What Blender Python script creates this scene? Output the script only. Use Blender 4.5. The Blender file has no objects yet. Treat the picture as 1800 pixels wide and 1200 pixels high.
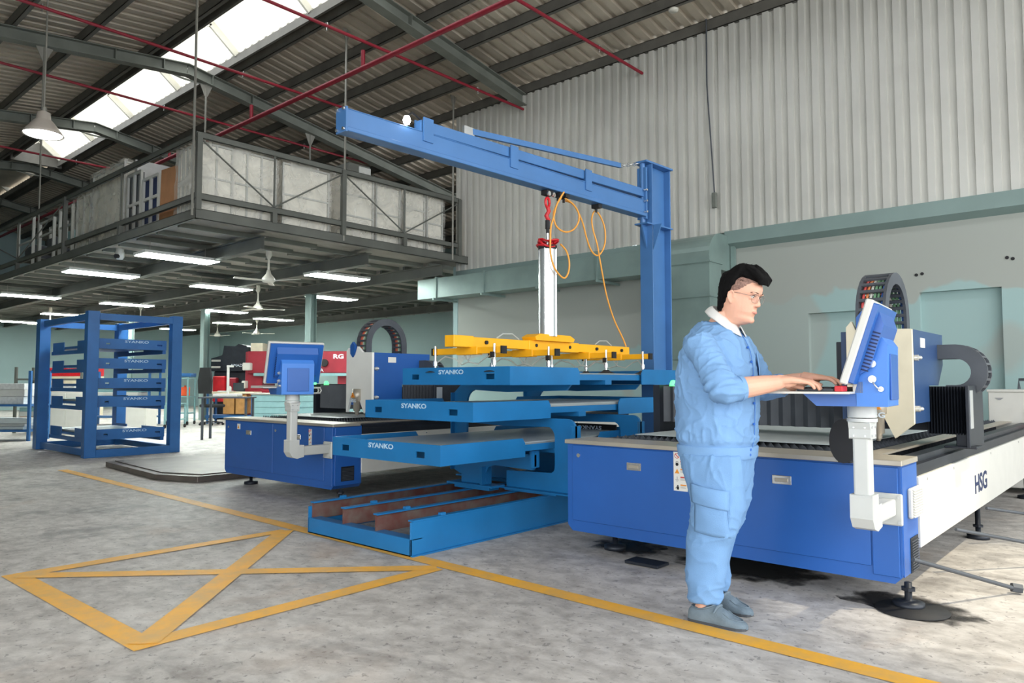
import bpy, bmesh, math, random
from mathutils import Vector, Matrix, noise as mnoise
random.seed(7)
R = math.radians
S = bpy.context.scene
COL = S.collection

# ------------------------------------------------------------------ camera, world, light, exposure
cam = bpy.data.cameras.new('camera')
camo = bpy.data.objects.new('camera', cam); COL.objects.link(camo)
cam.sensor_width = 36; cam.lens = 36 * 1290 / 1800; cam.clip_end = 200
camo.location = (0, 0, 1.15); camo.rotation_euler = (R(93.1946), 0, R(41.6719))
S.camera = camo
S.view_settings.view_transform = 'Standard'; S.view_settings.look = 'None'
S.view_settings.gamma = 1; S.view_settings.use_curve_mapping = False
S.view_settings.exposure = 0.86
w = bpy.data.worlds.new('overcast_sky'); S.world = w; w.use_nodes = True
bg = w.node_tree.nodes['Background']; bg.inputs[0].default_value = (0.93, 0.97, 1, 1); bg.inputs[1].default_value = 2.6

def portal(name, loc, rot, sx, sy):
    l = bpy.data.lights.new(name, 'AREA'); l.shape = 'RECTANGLE'; l.size = sx; l.size_y = sy; l.cycles.is_portal = True
    o = bpy.data.objects.new(name, l); COL.objects.link(o); o.location = loc; o.rotation_euler = rot
portal('doorway_portal', (-2, -4.05, 3), (R(90), 0, 0), 18, 6)
portal('gable_portal', (7.0, 4, 3.6), (R(90), 0, R(90)), 14, 7.2)

# ------------------------------------------------------------------ helpers
def lin(c):
    c = c / 255
    return c / 12.92 if c <= .04045 else ((c + .055) / 1.055) ** 2.4
MATS = {}
def pm(name, rgb, rough=.5, metal=0, var=.08, scale=6, bump=0, bscale=40, spec=.5, alpha=1, emit=0, rgb2=None, trans=0):
    """procedural material: base colour with a little noise wear, optional bump"""
    m = bpy.data.materials.new(name); m.use_nodes = True; nt = m.node_tree; N = nt.nodes; L = nt.links
    b = N['Principled BSDF']
    c = [lin(x) for x in rgb]
    b.inputs['Roughness'].default_value = rough; b.inputs['Metallic'].default_value = metal
    b.inputs['Specular IOR Level'].default_value = spec; b.inputs['Alpha'].default_value = alpha
    b.inputs['Transmission Weight'].default_value = trans
    tc = N.new('ShaderNodeTexCoord')
    n = N.new('ShaderNodeTexNoise'); n.inputs['Scale'].default_value = scale; n.inputs['Detail'].default_value = 5
    L.new(tc.outputs['Object'], n.inputs['Vector'])
    r = N.new('ShaderNodeValToRGB'); L.new(n.outputs['Fac'], r.inputs[0])
    c2 = [lin(x) for x in rgb2] if rgb2 else [min(1, x * (1 + var)) for x in c]
    c1 = c if rgb2 else [x * (1 - var) for x in c]
    r.color_ramp.elements[0].position = .35; r.color_ramp.elements[0].color = (*c1, 1)
    r.color_ramp.elements[1].position = .65; r.color_ramp.elements[1].color = (*c2, 1)
    L.new(r.outputs[0], b.inputs['Base Color'])
    if bump:
        n2 = N.new('ShaderNodeTexNoise'); n2.inputs['Scale'].default_value = bscale; n2.inputs['Detail'].default_value = 3
        L.new(tc.outputs['Object'], n2.inputs['Vector'])
        bp = N.new('ShaderNodeBump'); bp.inputs['Strength'].default_value = bump; bp.inputs['Distance'].default_value = .01
        L.new(n2.outputs['Fac'], bp.inputs['Height']); L.new(bp.outputs[0], b.inputs['Normal'])
    if emit:
        b.inputs['Emission Color'].default_value = (*c, 1); b.inputs['Emission Strength'].default_value = emit
    MATS[name] = m
    return m

class MB:
    """collects shapes and links them as ONE mesh object"""
    def __init__(s): s.v = []; s.f = []; s.sm = []
    def add(s, vs, fs, smooth=False):
        o = len(s.v); s.v += [tuple(v) for v in vs]; s.f += [tuple(i + o for i in f) for f in fs]; s.sm += [smooth] * len(fs); return s
    def box(s, x0, x1, y0, y1, z0, z1):
        return s.add([(x, y, z) for x in (x0, x1) for y in (y0, y1) for z in (z0, z1)],
                     [(0, 1, 3, 2), (4, 6, 7, 5), (0, 4, 5, 1), (2, 3, 7, 6), (0, 2, 6, 4), (1, 5, 7, 3)])
    def obox(s, c, size, M):
        a, b, d = [x / 2 for x in size]
        return s.add([Vector(c) + M @ Vector((x, y, z)) for x in (-a, a) for y in (-b, b) for z in (-d, d)],
                     [(0, 1, 3, 2), (4, 6, 7, 5), (0, 4, 5, 1), (2, 3, 7, 6), (0, 2, 6, 4), (1, 5, 7, 3)])
    def bar(s, p0, p1, w, h, up=(0, 0, 1)):
        """rectangular bar between two points; w across, h along up"""
        p0 = Vector(p0); p1 = Vector(p1); d = p1 - p0; l = d.length; d.normalize(); u = Vector(up)
        sd = d.cross(u)
        if sd.length < 1e-4: sd = d.cross(Vector((1, 0, 0)))
        sd.normalize(); u = sd.cross(d).normalized()
        M = Matrix((d, sd, u)).transposed()
        return s.obox((p0 + p1) / 2, (l, w, h), M)
    def cyl(s, p0, p1, r, n=12, r2=None, caps=True):
        p0 = Vector(p0); p1 = Vector(p1); r2 = r if r2 is None else r2
        d = (p1 - p0).normalized(); a = d.orthogonal().normalized(); b = d.cross(a)
        vs = []
        for p, q in ((p0, r), (p1, r2)):
            for i in range(n):
                t = 2 * math.pi * i / n; vs.append(p + a * (q * math.cos(t)) + b * (q * math.sin(t)))
        s.add(vs, [(i, (i + 1) % n, n + (i + 1) % n, n + i) for i in range(n)], n > 6)
        if caps: s.add(vs, [tuple(range(n))[::-1], tuple(range(n, 2 * n))])
        return s
    def tube(s, pts, r, n=8, closed=False):
        pts = [Vector(p) for p in pts]; m = len(pts); vs = []; pa = None
        rr = r if isinstance(r, (list, tuple)) else [r] * m
        for k, p in enumerate(pts):
            if closed: d = pts[(k + 1) % m] - pts[k - 1]
            else: d = pts[min(k + 1, m - 1)] - pts[max(k - 1, 0)]
            d.normalize()
            if pa is None: pa = d.orthogonal().normalized()
            pa = (pa - d * pa.dot(d)).normalized(); b = d.cross(pa)
            for i in range(n):
                t = 2 * math.pi * i / n; vs.append(p + pa * (rr[k] * math.cos(t)) + b * (rr[k] * math.sin(t)))
        fs = []
        for k in range(m if closed else m - 1):
            k2 = (k + 1) % m
            for i in range(n): fs.append((k * n + i, k * n + (i + 1) % n, k2 * n + (i + 1) % n, k2 * n + i))
        s.add(vs, fs, True)
        if not closed: s.add([vs[i] for i in range(n)] + [vs[(m - 1) * n + i] for i in range(n)], [tuple(range(n))[::-1], tuple(range(n, 2 * n))])
        return s
    def prism(s, pts, ax, a, b, smooth=False):
        """2-D outline extruded along ax from a to b; outline coords are the other two axes in x,y,z order"""
        def P(p, t):
            return {'x': (t, p[0], p[1]), 'y': (p[0], t, p[1]), 'z': (p[0], p[1], t)}[ax]
        n = len(pts); vs = [P(p, a) for p in pts] + [P(p, b) for p in pts]
        s.add(vs, [tuple(range(n)), tuple(range(n, 2 * n))[::-1]])
        return s.add(vs, [(i, (i + 1) % n, n + (i + 1) % n, n + i) for i in range(n)], smooth)
    def lathe(s, prof, c=(0, 0, 0), n=20, smooth=True):
        vs = []
        for r, z in prof:
            for i in range(n):
                t = 2 * math.pi * i / n; vs.append((c[0] + r * math.cos(t), c[1] + r * math.sin(t), c[2] + z))
        m = len(prof)
        return s.add(vs, [(k * n + i, k * n + (i + 1) % n, (k + 1) * n + (i + 1) % n, (k + 1) * n + i) for k in range(m - 1) for i in range(n)], smooth)
    def grid(s, nu, nv, fn, smooth=True):
        vs = [fn(i / nu, j / nv) for i in range(nu + 1) for j in range(nv + 1)]
        return s.add(vs, [(i * (nv + 1) + j, (i + 1) * (nv + 1) + j, (i + 1) * (nv + 1) + j + 1, i * (nv + 1) + j + 1) for i in range(nu) for j in range(nv)], smooth)
    def build(s, name, mat, parent=None, bevel=0, recalc=True, M=None, seg=1, solid=0):
        off = Vector()
        q = parent
        while q: off += q.location; q = q.parent
        vs = [Vector(v) for v in s.v]
        if M: vs = [M @ v for v in vs]
        vs = [v - off for v in vs]
        me = bpy.data.meshes.new(name); me.from_pydata(vs, [], s.f)
        me.polygons.foreach_set('use_smooth', s.sm)
        if recalc:
            bm = bmesh.new(); bm.from_mesh(me); bmesh.ops.remove_doubles(bm, verts=bm.verts, dist=1e-5) if recalc == 2 else None
            bmesh.ops.recalc_face_normals(bm, faces=bm.faces); bm.to_mesh(me); bm.free()
        me.materials.append(mat)
        o = bpy.data.objects.new(name, me); COL.objects.link(o)
        if parent: o.parent = parent
        if solid:
            md = o.modifiers.new('solid', 'SOLIDIFY'); md.thickness = solid
        if bevel:
            md = o.modifiers.new('bevel', 'BEVEL'); md.width = bevel; md.segments = seg; md.limit_method = 'ANGLE'; md.angle_limit = R(40)
        return o

def tag(o, label=None, cat=None, group=None, kind=None):
    if label: o['label'] = label
    if cat: o['category'] = cat
    if group: o['group'] = group
    if kind: o['kind'] = kind
    return o
def thing(name, label, cat, loc=(0, 0, 0), group=None):
    o = bpy.data.objects.new(name, None); COL.objects.link(o); o.location = loc; o.empty_display_size = .1
    return tag(o, label, cat, group)
def place(o, loc, rz=0):
    o.location = loc; o.rotation_euler = (0, 0, rz); return o
def dup(root, loc, rz=0, label=None, group=None):
    r = root.copy(); COL.objects.link(r); r.location = loc; r.rotation_euler = (0, 0, rz)
    if label: r['label'] = label
    if group: r['group'] = group
    for ch in list(root.children):
        c = ch.copy(); COL.objects.link(c); c.parent = r
        for g in list(ch.children):
            d = g.copy(); COL.objects.link(d); d.parent = c
    return r
def struct(o): o['kind'] = 'structure'; return o
def text_mesh(name, txt, size, mat, parent, M, sx=1.0, shear=0, depth=.0008, spacing=1.0, bold=0.0):
    cu = bpy.data.curves.new(name, 'FONT'); cu.body = txt; cu.size = size; cu.shear = shear; cu.extrude = depth; cu.space_character = spacing
    cu.align_x = 'CENTER'; cu.align_y = 'CENTER'; cu.resolution_u = 3; cu.offset = bold
    t = bpy.data.objects.new('tmp', cu); COL.objects.link(t)
    dg = bpy.context.evaluated_depsgraph_get(); me = bpy.data.meshes.new_from_object(t.evaluated_get(dg)); bpy.data.objects.remove(t)
    off = Vector(); q = parent
    while q: off += q.location; q = q.parent
    me.transform(Matrix.Translation(-off) @ M @ Matrix.Diagonal((sx, 1, 1, 1)))
    me.materials.clear(); me.materials.append(mat); me.name = name
    o = bpy.data.objects.new(name, me); COL.objects.link(o); o.parent = parent
    return o
def Mface(loc, xdir, ydir):
    x = Vector(xdir).normalized(); y = Vector(ydir).normalized(); z = x.cross(y)
    M = Matrix((x, y, z)).transposed().to_4x4(); M.translation = Vector(loc); return M
FRONT = ((1, 0, 0), (0, 0, 1))       # reads on a face that looks towards -Y
SIDE = ((0, 1, 0), (0, 0, 1))        # reads on a face that looks towards +X
def arc(cx, cy, r, a0, a1, n):
    return [(cx + r * math.cos(R(a0 + (a1 - a0) * i / n)), cy + r * math.sin(R(a0 + (a1 - a0) * i / n))) for i in range(n + 1)]

# ------------------------------------------------------------------ materials
pm('steel_grey', (112, 116, 108), .6, 0, .12, 3)
pm('purlin_grey', (96, 94, 88), .6, 0, .15, 3)
pm('roof_sheet', (188, 178, 162), .45, .25, .14, 1.5)
pm('clad_sheet', (210, 209, 202), .36, .25, .05, 1.2, bump=.1, bscale=6)
pm('teal_paint', (126, 146, 142), .55, 0, .07, 1.5)
pm('teal_wall', (158, 182, 182), .75, 0, .05, .5)
pm('teal_duct', (132, 152, 147), .38, .25, .1, 2, bump=.25, bscale=5)
pm('red_pipe', (134, 24, 42), .5, 0, .1)
pm('rod_grey', (150, 148, 140), .5, .5)
pm('mezz_grey', (98, 100, 94), .6, 0, .12, 2)
pm('deck_board', (138, 134, 126), .75, 0, .16, 1.3)
pm('white_paint', (196, 197, 192), .4, 0, .03)
pm('fan_white', (215, 212, 200), .4, 0, .04)
pm('lamp_shade', (205, 195, 185), .35, .1, .04)
pm('tube_light', (245, 255, 250), .4, 0, 0, emit=34)
pm('bulb_glow', (255, 255, 255), .4, 0, 0, emit=16)
pm('black_rubber', (28, 28, 30), .7, 0, .2)
pm('dark_metal', (38, 42, 50), .45, .3, .2)
pm('chain_grey', (74, 78, 84), .55, .1, .12)
pm('hsg_blue', (38, 92, 168), .34, 0, .06, 2)
pm('hsg_light', (62, 124, 206), .4, 0, .04, 2)
pm('hsg_navy', (40, 68, 110), .4, 0, .08, 2)
pm('rack_blue', (28, 112, 170), .36, 0, .08, 3)
pm('crane_blue', (70, 116, 170), .38, 0, .06, 3)
pm('pallet_blue', (38, 98, 160), .42, 0, .1, 3)
pm('stainless', (186, 178, 164), .38, .55, .08, 3)
pm('sheet_steel', (196, 204, 204), .42, .25, .05, 2)
pm('dark_sheet', (112, 104, 98), .45, .5, .2, 4)
pm('machine_white', (206, 204, 196), .42, 0, .03)
pm('cover_white', (244, 243, 238), .45, 0, .02)
pm('cream_cover', (224, 214, 188), .45, 0, .06, 5)
pm('alu', (205, 207, 208), .3, .7, .05)
pm('chrome', (215, 215, 215), .2, .9, .05)
pm('rust_primer', (104, 62, 56), .6, .1, .15, 8, rgb2=(112, 98, 90))
pm('yellow_paint', (248, 178, 22), .4, 0, .05)
pm('hose_orange', (232, 160, 66), .5, 0, .05)
pm('hose_clear', (205, 210, 205), .3, 0, .05, trans=.3)
pm('hoist_red', (205, 30, 40), .4, 0, .1)
pm('wire_red', (200, 80, 76), .5, 0, .1)
pm('wire_green', (120, 166, 128), .5, 0, .1)
pm('wire_blue', (70, 110, 180), .5, 0, .1)
pm('wire_orange', (214, 130, 80), .5, 0, .1)
pm('cable_white', (210, 210, 200), .5, 0, .05)
pm('print_black', (20, 20, 24), .6, 0, 0)
pm('print_navy', (22, 40, 82), .6, 0, 0)
pm('print_white', (226, 238, 248), .5, 0, 0)
pm('print_faded', (176, 204, 226), .6, 0, .25, 60)
pm('print_red', (205, 50, 40), .6, 0, 0)
pm('print_orange', (235, 150, 40), .6, 0, 0)
pm('print_grey', (150, 150, 150), .6, 0, 0)
pm('sticker_white', (232, 230, 222), .5, 0, .02)
pm('cardboard', (170, 122, 84), .8, 0, .08, 5)
pm('wood', (176, 128, 72), .65, 0, .12, 9)
pm('press_red', (150, 32, 48), .45, 0, .1, 3)
pm('cart_teal', (130, 168, 170), .5, 0, .06)
pm('cart_blue', (44, 96, 150), .5, 0, .08)
pm('green_glow', (90, 255, 130), .3, 0, 0, emit=1.2)
pm('orange_plastic', (240, 96, 52), .5, 0, .05)
pm('paper_stack', (200, 202, 200), .7, 0, .1, 20)
pm('glass_dark', (60, 66, 70), .1, 0, .05)
def film_mat():
    m = bpy.data.materials.new('plastic_film'); m.use_nodes = True; nt = m.node_tree; N = nt.nodes; L = nt.links
    b = N['Principled BSDF']; out = N['Material Output']
    b.inputs['Base Color'].default_value = (.78, .76, .7, 1); b.inputs['Roughness'].default_value = .25
    tr = N.new('ShaderNodeBsdfTransparent'); mx = N.new('ShaderNodeMixShader'); tc = N.new('ShaderNodeTexCoord')
    n = N.new('ShaderNodeTexNoise'); n.inputs['Scale'].default_value = 2.6; n.inputs['Detail'].default_value = 3; n.inputs['Distortion'].default_value = 1.0
    r = N.new('ShaderNodeMapRange'); r.inputs[1].default_value = .35; r.inputs[2].default_value = .65; r.inputs[3].default_value = .12; r.inputs[4].default_value = .5
    bp = N.new('ShaderNodeBump'); bp.inputs['Strength'].default_value = .6; bp.inputs['Distance'].default_value = .05
    L.new(tc.outputs['Object'], n.inputs['Vector']); L.new(n.outputs['Fac'], r.inputs[0]); L.new(r.outputs[0], mx.inputs[0])
    L.new(n.outputs['Fac'], bp.inputs['Height']); L.new(bp.outputs[0], b.inputs['Normal'])
    L.new(tr.outputs[0], mx.inputs[1]); L.new(b.outputs[0], mx.inputs[2]); L.new(mx.outputs[0], out.inputs[0])
    MATS['plastic_film'] = m
film_mat()
def skylight_mat():
    m = bpy.data.materials.new('skylight_sheet'); m.use_nodes = True; nt = m.node_tree; N = nt.nodes; L = nt.links
    d = N.new('ShaderNodeBsdfTranslucent'); d.inputs[0].default_value = (.5, .48, .41, 1)
    b = N['Principled BSDF']; b.inputs['Base Color'].default_value = (.8, .78, .7, 1); mx = N.new('ShaderNodeMixShader'); mx.inputs[0].default_value = .35
    L.new(d.outputs[0], mx.inputs[1]); L.new(b.outputs[0], mx.inputs[2]); L.new(mx.outputs[0], N['Material Output'].inputs[0])
    MATS['skylight_sheet'] = m
skylight_mat()
def glass_mat():
    m = bpy.data.materials.new('lens_glass'); m.use_nodes = True; nt = m.node_tree; N = nt.nodes; L = nt.links
    t = N.new('ShaderNodeBsdfTransparent'); g = N.new('ShaderNodeBsdfGlossy'); g.inputs['Roughness'].default_value = .03
    mx = N.new('ShaderNodeMixShader'); mx.inputs[0].default_value = .1
    L.new(t.outputs[0], mx.inputs[1]); L.new(g.outputs[0], mx.inputs[2]); L.new(mx.outputs[0], N['Material Output'].inputs[0])
    MATS['lens_glass'] = m
glass_mat()
def floor_mat():
    m = bpy.data.materials.new('concrete_floor'); m.use_nodes = True; nt = m.node_tree; N = nt.nodes; L = nt.links
    b = N['Principled BSDF']; tc = N.new('ShaderNodeTexCoord')
    def noise(sc, det, dist=0, sy=1):
        mp = N.new('ShaderNodeMapping'); mp.inputs['Scale'].default_value = (1, sy, 1); L.new(tc.outputs['Object'], mp.inputs[0])
        n = N.new('ShaderNodeTexNoise'); n.inputs['Scale'].default_value = sc; n.inputs['Detail'].default_value = det; n.inputs['Roughness'].default_value = .65
        n.inputs['Distortion'].default_value = dist; L.new(mp.outputs[0], n.inputs['Vector']); return n
    def ramp(n, p0, c0, p1, c1):
        r = N.new('ShaderNodeValToRGB'); e = r.color_ramp.elements; e[0].position = p0; e[0].color = (*[lin(x) for x in c0], 1); e[1].position = p1; e[1].color = (*[lin(x) for x in c1], 1)
        L.new(n.outputs['Fac'], r.inputs[0]); return r
    def mix(a, c, f):
        x = N.new('ShaderNodeMix'); x.data_type = 'RGBA'
        if isinstance(f, float): x.inputs[0].default_value = f
        else: L.new(f, x.inputs[0])
        L.new(a, x.inputs[6])
        if isinstance(c, tuple): x.inputs[7].default_value = (*[lin(v) for v in c], 1)
        else: L.new(c, x.inputs[7])
        return x.outputs[2]
    base = ramp(noise(.9, 9, .3), .36, (154, 148, 142), .64, (206, 200, 193))
    fine = ramp(noise(7, 9, .3, 1.3), .36, (136, 130, 125), .62, (222, 217, 211))
    c = mix(base.outputs[0], fine.outputs[0], .42)
    # grey worn stains and pale trowel marks
    st = N.new('ShaderNodeMapRange'); st.inputs[1].default_value = .55; st.inputs[2].default_value = .66; L.new(noise(1.7, 8, .5).outputs['Fac'], st.inputs[0])
    s2 = N.new('ShaderNodeMath'); s2.operation = 'MULTIPLY'; s2.inputs[1].default_value = .5; L.new(st.outputs[0], s2.inputs[0])
    c = mix(c, (112, 108, 106), s2.outputs[0])
    sp = N.new('ShaderNodeMapRange'); sp.inputs[1].default_value = .6; sp.inputs[2].default_value = .64; L.new(noise(26, 4, .5).outputs['Fac'], sp.inputs[0])
    s3 = N.new('ShaderNodeMath'); s3.operation = 'MULTIPLY'; s3.inputs[1].default_value = .55; L.new(sp.outputs[0], s3.inputs[0])
    c = mix(c, (104, 100, 98), s3.outputs[0])
    wn = N.new('ShaderNodeMapRange'); wn.inputs[1].default_value = .58; wn.inputs[2].default_value = .68; L.new(noise(.55, 5, .6).outputs['Fac'], wn.inputs[0])
    s4 = N.new('ShaderNodeMath'); s4.operation = 'MULTIPLY'; s4.inputs[1].default_value = .3; L.new(wn.outputs[0], s4.inputs[0])
    c = mix(c, (190, 160, 134), s4.outputs[0])
    L.new(c, b.inputs['Base Color'])
    rr = N.new('ShaderNodeMapRange'); rr.inputs[3].default_value = .42; rr.inputs[4].default_value = .72; L.new(noise(3, 5).outputs['Fac'], rr.inputs[0]); L.new(rr.outputs[0], b.inputs['Roughness'])
    b.inputs['Specular IOR Level'].default_value = .35
    bp = N.new('ShaderNodeBump'); bp.inputs['Strength'].default_value = .25; bp.inputs['Distance'].default_value = .01; L.new(noise(30, 6).outputs['Fac'], bp.inputs['Height']); L.new(bp.outputs[0], b.inputs['Normal'])
    MATS['concrete_floor'] = m
floor_mat()
def line_mat():
    m = bpy.data.materials.new('floor_paint'); m.use_nodes = True; nt = m.node_tree; N = nt.nodes; L = nt.links
    b = N['Principled BSDF']; tc = N.new('ShaderNodeTexCoord'); n = N.new('ShaderNodeTexNoise'); n.inputs['Scale'].default_value = 5; n.inputs['Detail'].default_value = 9; n.inputs['Roughness'].default_value = .7
    r = N.new('ShaderNodeValToRGB'); e = r.color_ramp.elements
    e[0].position = .4; e[0].color = (lin(244), lin(178), lin(40), 1); e[1].position = .68; e[1].color = (lin(214), lin(168), lin(88), 1)
    L.new(tc.outputs['Object'], n.inputs['Vector']); L.new(n.outputs['Fac'], r.inputs[0]); L.new(r.outputs[0], b.inputs['Base Color']); b.inputs['Roughness'].default_value = .55
    MATS['floor_paint'] = m
line_mat()
def wall_mat():
    m = bpy.data.materials.new('patched_plaster'); m.use_nodes = True; nt = m.node_tree; N = nt.nodes; L = nt.links
    b = N['Principled BSDF']; tc = N.new('ShaderNodeTexCoord'); b.inputs['Roughness'].default_value = .8
    sx = N.new('ShaderNodeSeparateXYZ'); L.new(tc.outputs['Object'], sx.inputs[0])
    n = N.new('ShaderNodeTexNoise'); n.inputs['Scale'].default_value = .9; n.inputs['Detail'].default_value = 3; n.inputs['Distortion'].default_value = .6; L.new(tc.outputs['Object'], n.inputs['Vector'])
    # teal paint reaches to about 1.7 m on the left half, 2.5 m on the right half, uneven edge
    bx = N.new('ShaderNodeMapRange'); bx.inputs[1].default_value = -6.5; bx.inputs[2].default_value = -4.5; bx.inputs[3].default_value = 1.72; bx.inputs[4].default_value = 2.5; L.new(sx.outputs[0], bx.inputs[0])
    nz = N.new('ShaderNodeMath'); nz.operation = 'MULTIPLY_ADD'; nz.inputs[1].default_value = 1.5; L.new(n.outputs['Fac'], nz.inputs[0]); L.new(bx.outputs[0], nz.inputs[2])
    df = N.new('ShaderNodeMath'); df.operation = 'SUBTRACT'; L.new(nz.outputs[0], df.inputs[0]); L.new(sx.outputs[2], df.inputs[1])
    mr = N.new('ShaderNodeMapRange'); mr.inputs[1].default_value = .74; mr.inputs[2].default_value = .79; L.new(df.outputs[0], mr.inputs[0])
    n2 = N.new('ShaderNodeTexNoise'); n2.inputs['Scale'].default_value = .55; n2.inputs['Detail'].default_value = 2; L.new(tc.outputs['Object'], n2.inputs['Vector'])
    mr2 = N.new('ShaderNodeMapRange'); mr2.inputs[1].default_value = .44; mr2.inputs[2].default_value = .47; mr2.inputs[3].default_value = .3; mr2.inputs[4].default_value = 1; L.new(n2.outputs['Fac'], mr2.inputs[0])
    mu = N.new('ShaderNodeMath'); mu.operation = 'MULTIPLY'; L.new(mr.outputs[0], mu.inputs[0]); L.new(mr2.outputs[0], mu.inputs[1])
    x = N.new('ShaderNodeMix'); x.data_type = 'RGBA'; x.inputs[6].default_value = (lin(162), lin(166), lin(159), 1); x.inputs[7].default_value = (lin(156), lin(182), lin(180), 1)
    L.new(mu.outputs[0], x.inputs[0]); L.new(x.outputs[2], b.inputs['Base Color'])
    MATS['patched_plaster'] = m
wall_mat()
M_ = MATS

def oil_mat():
    m = bpy.data.materials.new('oil'); m.use_nodes = True; nt = m.node_tree; N = nt.nodes; L = nt.links
    b = N['Principled BSDF']; b.inputs['Base Color'].default_value = (.022, .02, .02, 1); b.inputs['Roughness'].default_value = .45
    tc = N.new('ShaderNodeTexCoord'); sb = N.new('ShaderNodeVectorMath'); sb.operation = 'SUBTRACT'; sb.inputs[1].default_value = (.5, .5, .5); L.new(tc.outputs['Generated'], sb.inputs[0])
    mu = N.new('ShaderNodeVectorMath'); mu.operation = 'MULTIPLY'; mu.inputs[1].default_value = (1, 1, 0); L.new(sb.outputs[0], mu.inputs[0])
    ln = N.new('ShaderNodeVectorMath'); ln.operation = 'LENGTH'; L.new(mu.outputs[0], ln.inputs[0])
    n = N.new('ShaderNodeTexNoise'); n.inputs['Scale'].default_value = 7; n.inputs['Detail'].default_value = 6; L.new(tc.outputs['Object'], n.inputs['Vector'])
    ad = N.new('ShaderNodeMath'); ad.operation = 'MULTIPLY_ADD'; ad.inputs[1].default_value = .55; L.new(n.outputs['Fac'], ad.inputs[0]); L.new(ln.outputs['Value'], ad.inputs[2])
    mr = N.new('ShaderNodeMapRange'); mr.inputs[1].default_value = .46; mr.inputs[2].default_value = .66; mr.inputs[3].default_value = .88; mr.inputs[4].default_value = 0; L.new(ad.outputs[0], mr.inputs[0]); L.new(mr.outputs[0], b.inputs['Alpha'])
    MATS['oil'] = m
oil_mat()
# ------------------------------------------------------------------ the setting
XL, XR_, YF, YB = -36.0, 7.0, -4.0, 18.0
fl = struct(MB().box(XL, XR_ + 8, YF - 8, YB, -.1, 0).build('floor', M_['concrete_floor']))
RY = 6.55                                   # ridge line
def rb(y): return 7.41 - (.165 if y > RY else .115) * abs(y - RY)   # underside of the rafters
def rs(y): return rb(y) + .42               # underside of the roof sheet
ceil = struct(MB().box(XL, XR_, YF, YF + .06, rs(YF) - .2, rs(YF) + .1).build('ceiling', M_['purlin_grey']))
def sheet_profile(x0, n, pitch, d, rib):
    out = []
    for i in range(n):
        x = x0 + i * pitch
        out += [(x, 0), (x + pitch - rib * 2.0, 0), (x + pitch - rib * 1.75, d), (x + pitch - rib * .25, d)]
    out.append((x0 + n * pitch, 0)); return out
def roof_sheets(ya, yb):
    prof = sheet_profile(0, 4, .26, .05, .06)
    x = XL
    while x < XR_ - .5:
        m = MB(); vs = []
        for px, pz in prof:
            vs += [(x + px, ya, rs(ya) + pz), (x + px, yb, rs(yb) + pz)]
        m.add(vs, [(2 * i, 2 * i + 1, 2 * i + 3, 2 * i + 2) for i in range(len(prof) - 1)])
        m.build('roof_sheet', M_['roof_sheet'], ceil, recalc=False)
        x += 1.04
roof_sheets(7.12, YB); roof_sheets(YF, 5.98)
MB().box(XL, -24.44, 5.9, 7.2, rs(6.55), rs(6.55) + .02).build('ridge_cap', M_['roof_sheet'], ceil)
MB().box(-24.54, -24.44, 5.9, 7.2, rs(6.55) - .3, rs(6.55) + .4).build('end_board', M_['purlin_grey'], ceil)
# ridge skylight: upright translucent side sheets under a raised cap, daylight comes in from its left flank
m = MB()
for i in range(42):
    x0 = XL + i * 1.04
    pr = sheet_profile(0, 6, .17, .025, .04)
for k, (nm, f) in enumerate((('curved_skylight_sheet', None),)):
    x = -24.44
    while x < XR_ - .5:
        def fn(u, v, x=x):
            a = R(8 + v * 88)
            return (x + u * 2.08, 7.14 - .62 * (1 - math.cos(a)) * 1.0 + .01 * math.sin(u * 75), rs(7.14) - .12 + .62 * math.sin(a))
        MB().grid(24, 8, fn).build('skylight_sheet', M_['skylight_sheet'], ceil, recalc=False)
        x += 2.08
m = MB().bar((XL, 7.1, rs(7.1) - .1), (XR_, 7.1, rs(7.1) - .1), .05, .16); m.build('skylight_curb', M_['purlin_grey'], ceil)
m = MB().bar((XL, 5.98, rs(5.98) - .06), (XR_, 5.98, rs(5.98) - .06), .05, .2); m.build('skylight_curb', M_['purlin_grey'], ceil)
x = XL + 1.3
while x < XR_:
    MB().bar((x, 6.0, rs(6) + .02), (x, 6.55, rs(6.5) + .34), .05, .05).bar((x, 6.55, rs(6.5) + .36), (x, 7.1, rs(7.1)), .05, .14).build('skylight_arch', M_['fan_white'], ceil); x += 2.62
# purlins and rafters: pieces of the roof
for y in (7.32, 8.25, 9.2, 10.1, 10.95, 12, 13, 14, 15, 16, 17, 5.75, 4.6, 3.5, 2.4, 1.3, .2, -.9, -2, -3.1):
    z = rs(y)
    m = MB(); m.box(XL, XR_, y - .035, y - .025, z - .19, z).box(XL, XR_, y - .035, y + .04, z - .19, z - .18).box(XL, XR_, y - .035, y + .04, z - .01, z)
    m.build('purlin', M_['purlin_grey'], ceil)
for x in (-1.9, -9.45, -14.72, -19.85, -25.0, -30.2):
    ye = 10.95 if x > -11.3 else YB
    m = MB()
    for ya, yb in ((YF, RY), (RY, ye)):
        za, zb = rb(ya), rb(yb)
        p = lambda y, z: (x, y, z)
        for dz, w in ((0.008, .2), (.222, .2)):
            m.bar(p(ya, za + dz), p(yb, zb + dz), w, .016)
        m.bar(p(ya, za + .115), p(yb, zb + .115), .012, .21)
    for dy in (-1.4, -.5, .5, 1.4):
        y = RY + dy; z = rb(y); m.box(x - .1, x + .1, y - .006, y + .006, z, z + .22)
    m.prism([(RY - .1, rb(RY) - .1), (RY + .1, rb(RY) - .1), (RY + .45, rb(RY + .45)), (RY - .45, rb(RY - .45))], 'x', x - .008, x + .008)
    m.build('rafter', M_['steel_grey'], ceil)
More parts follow.
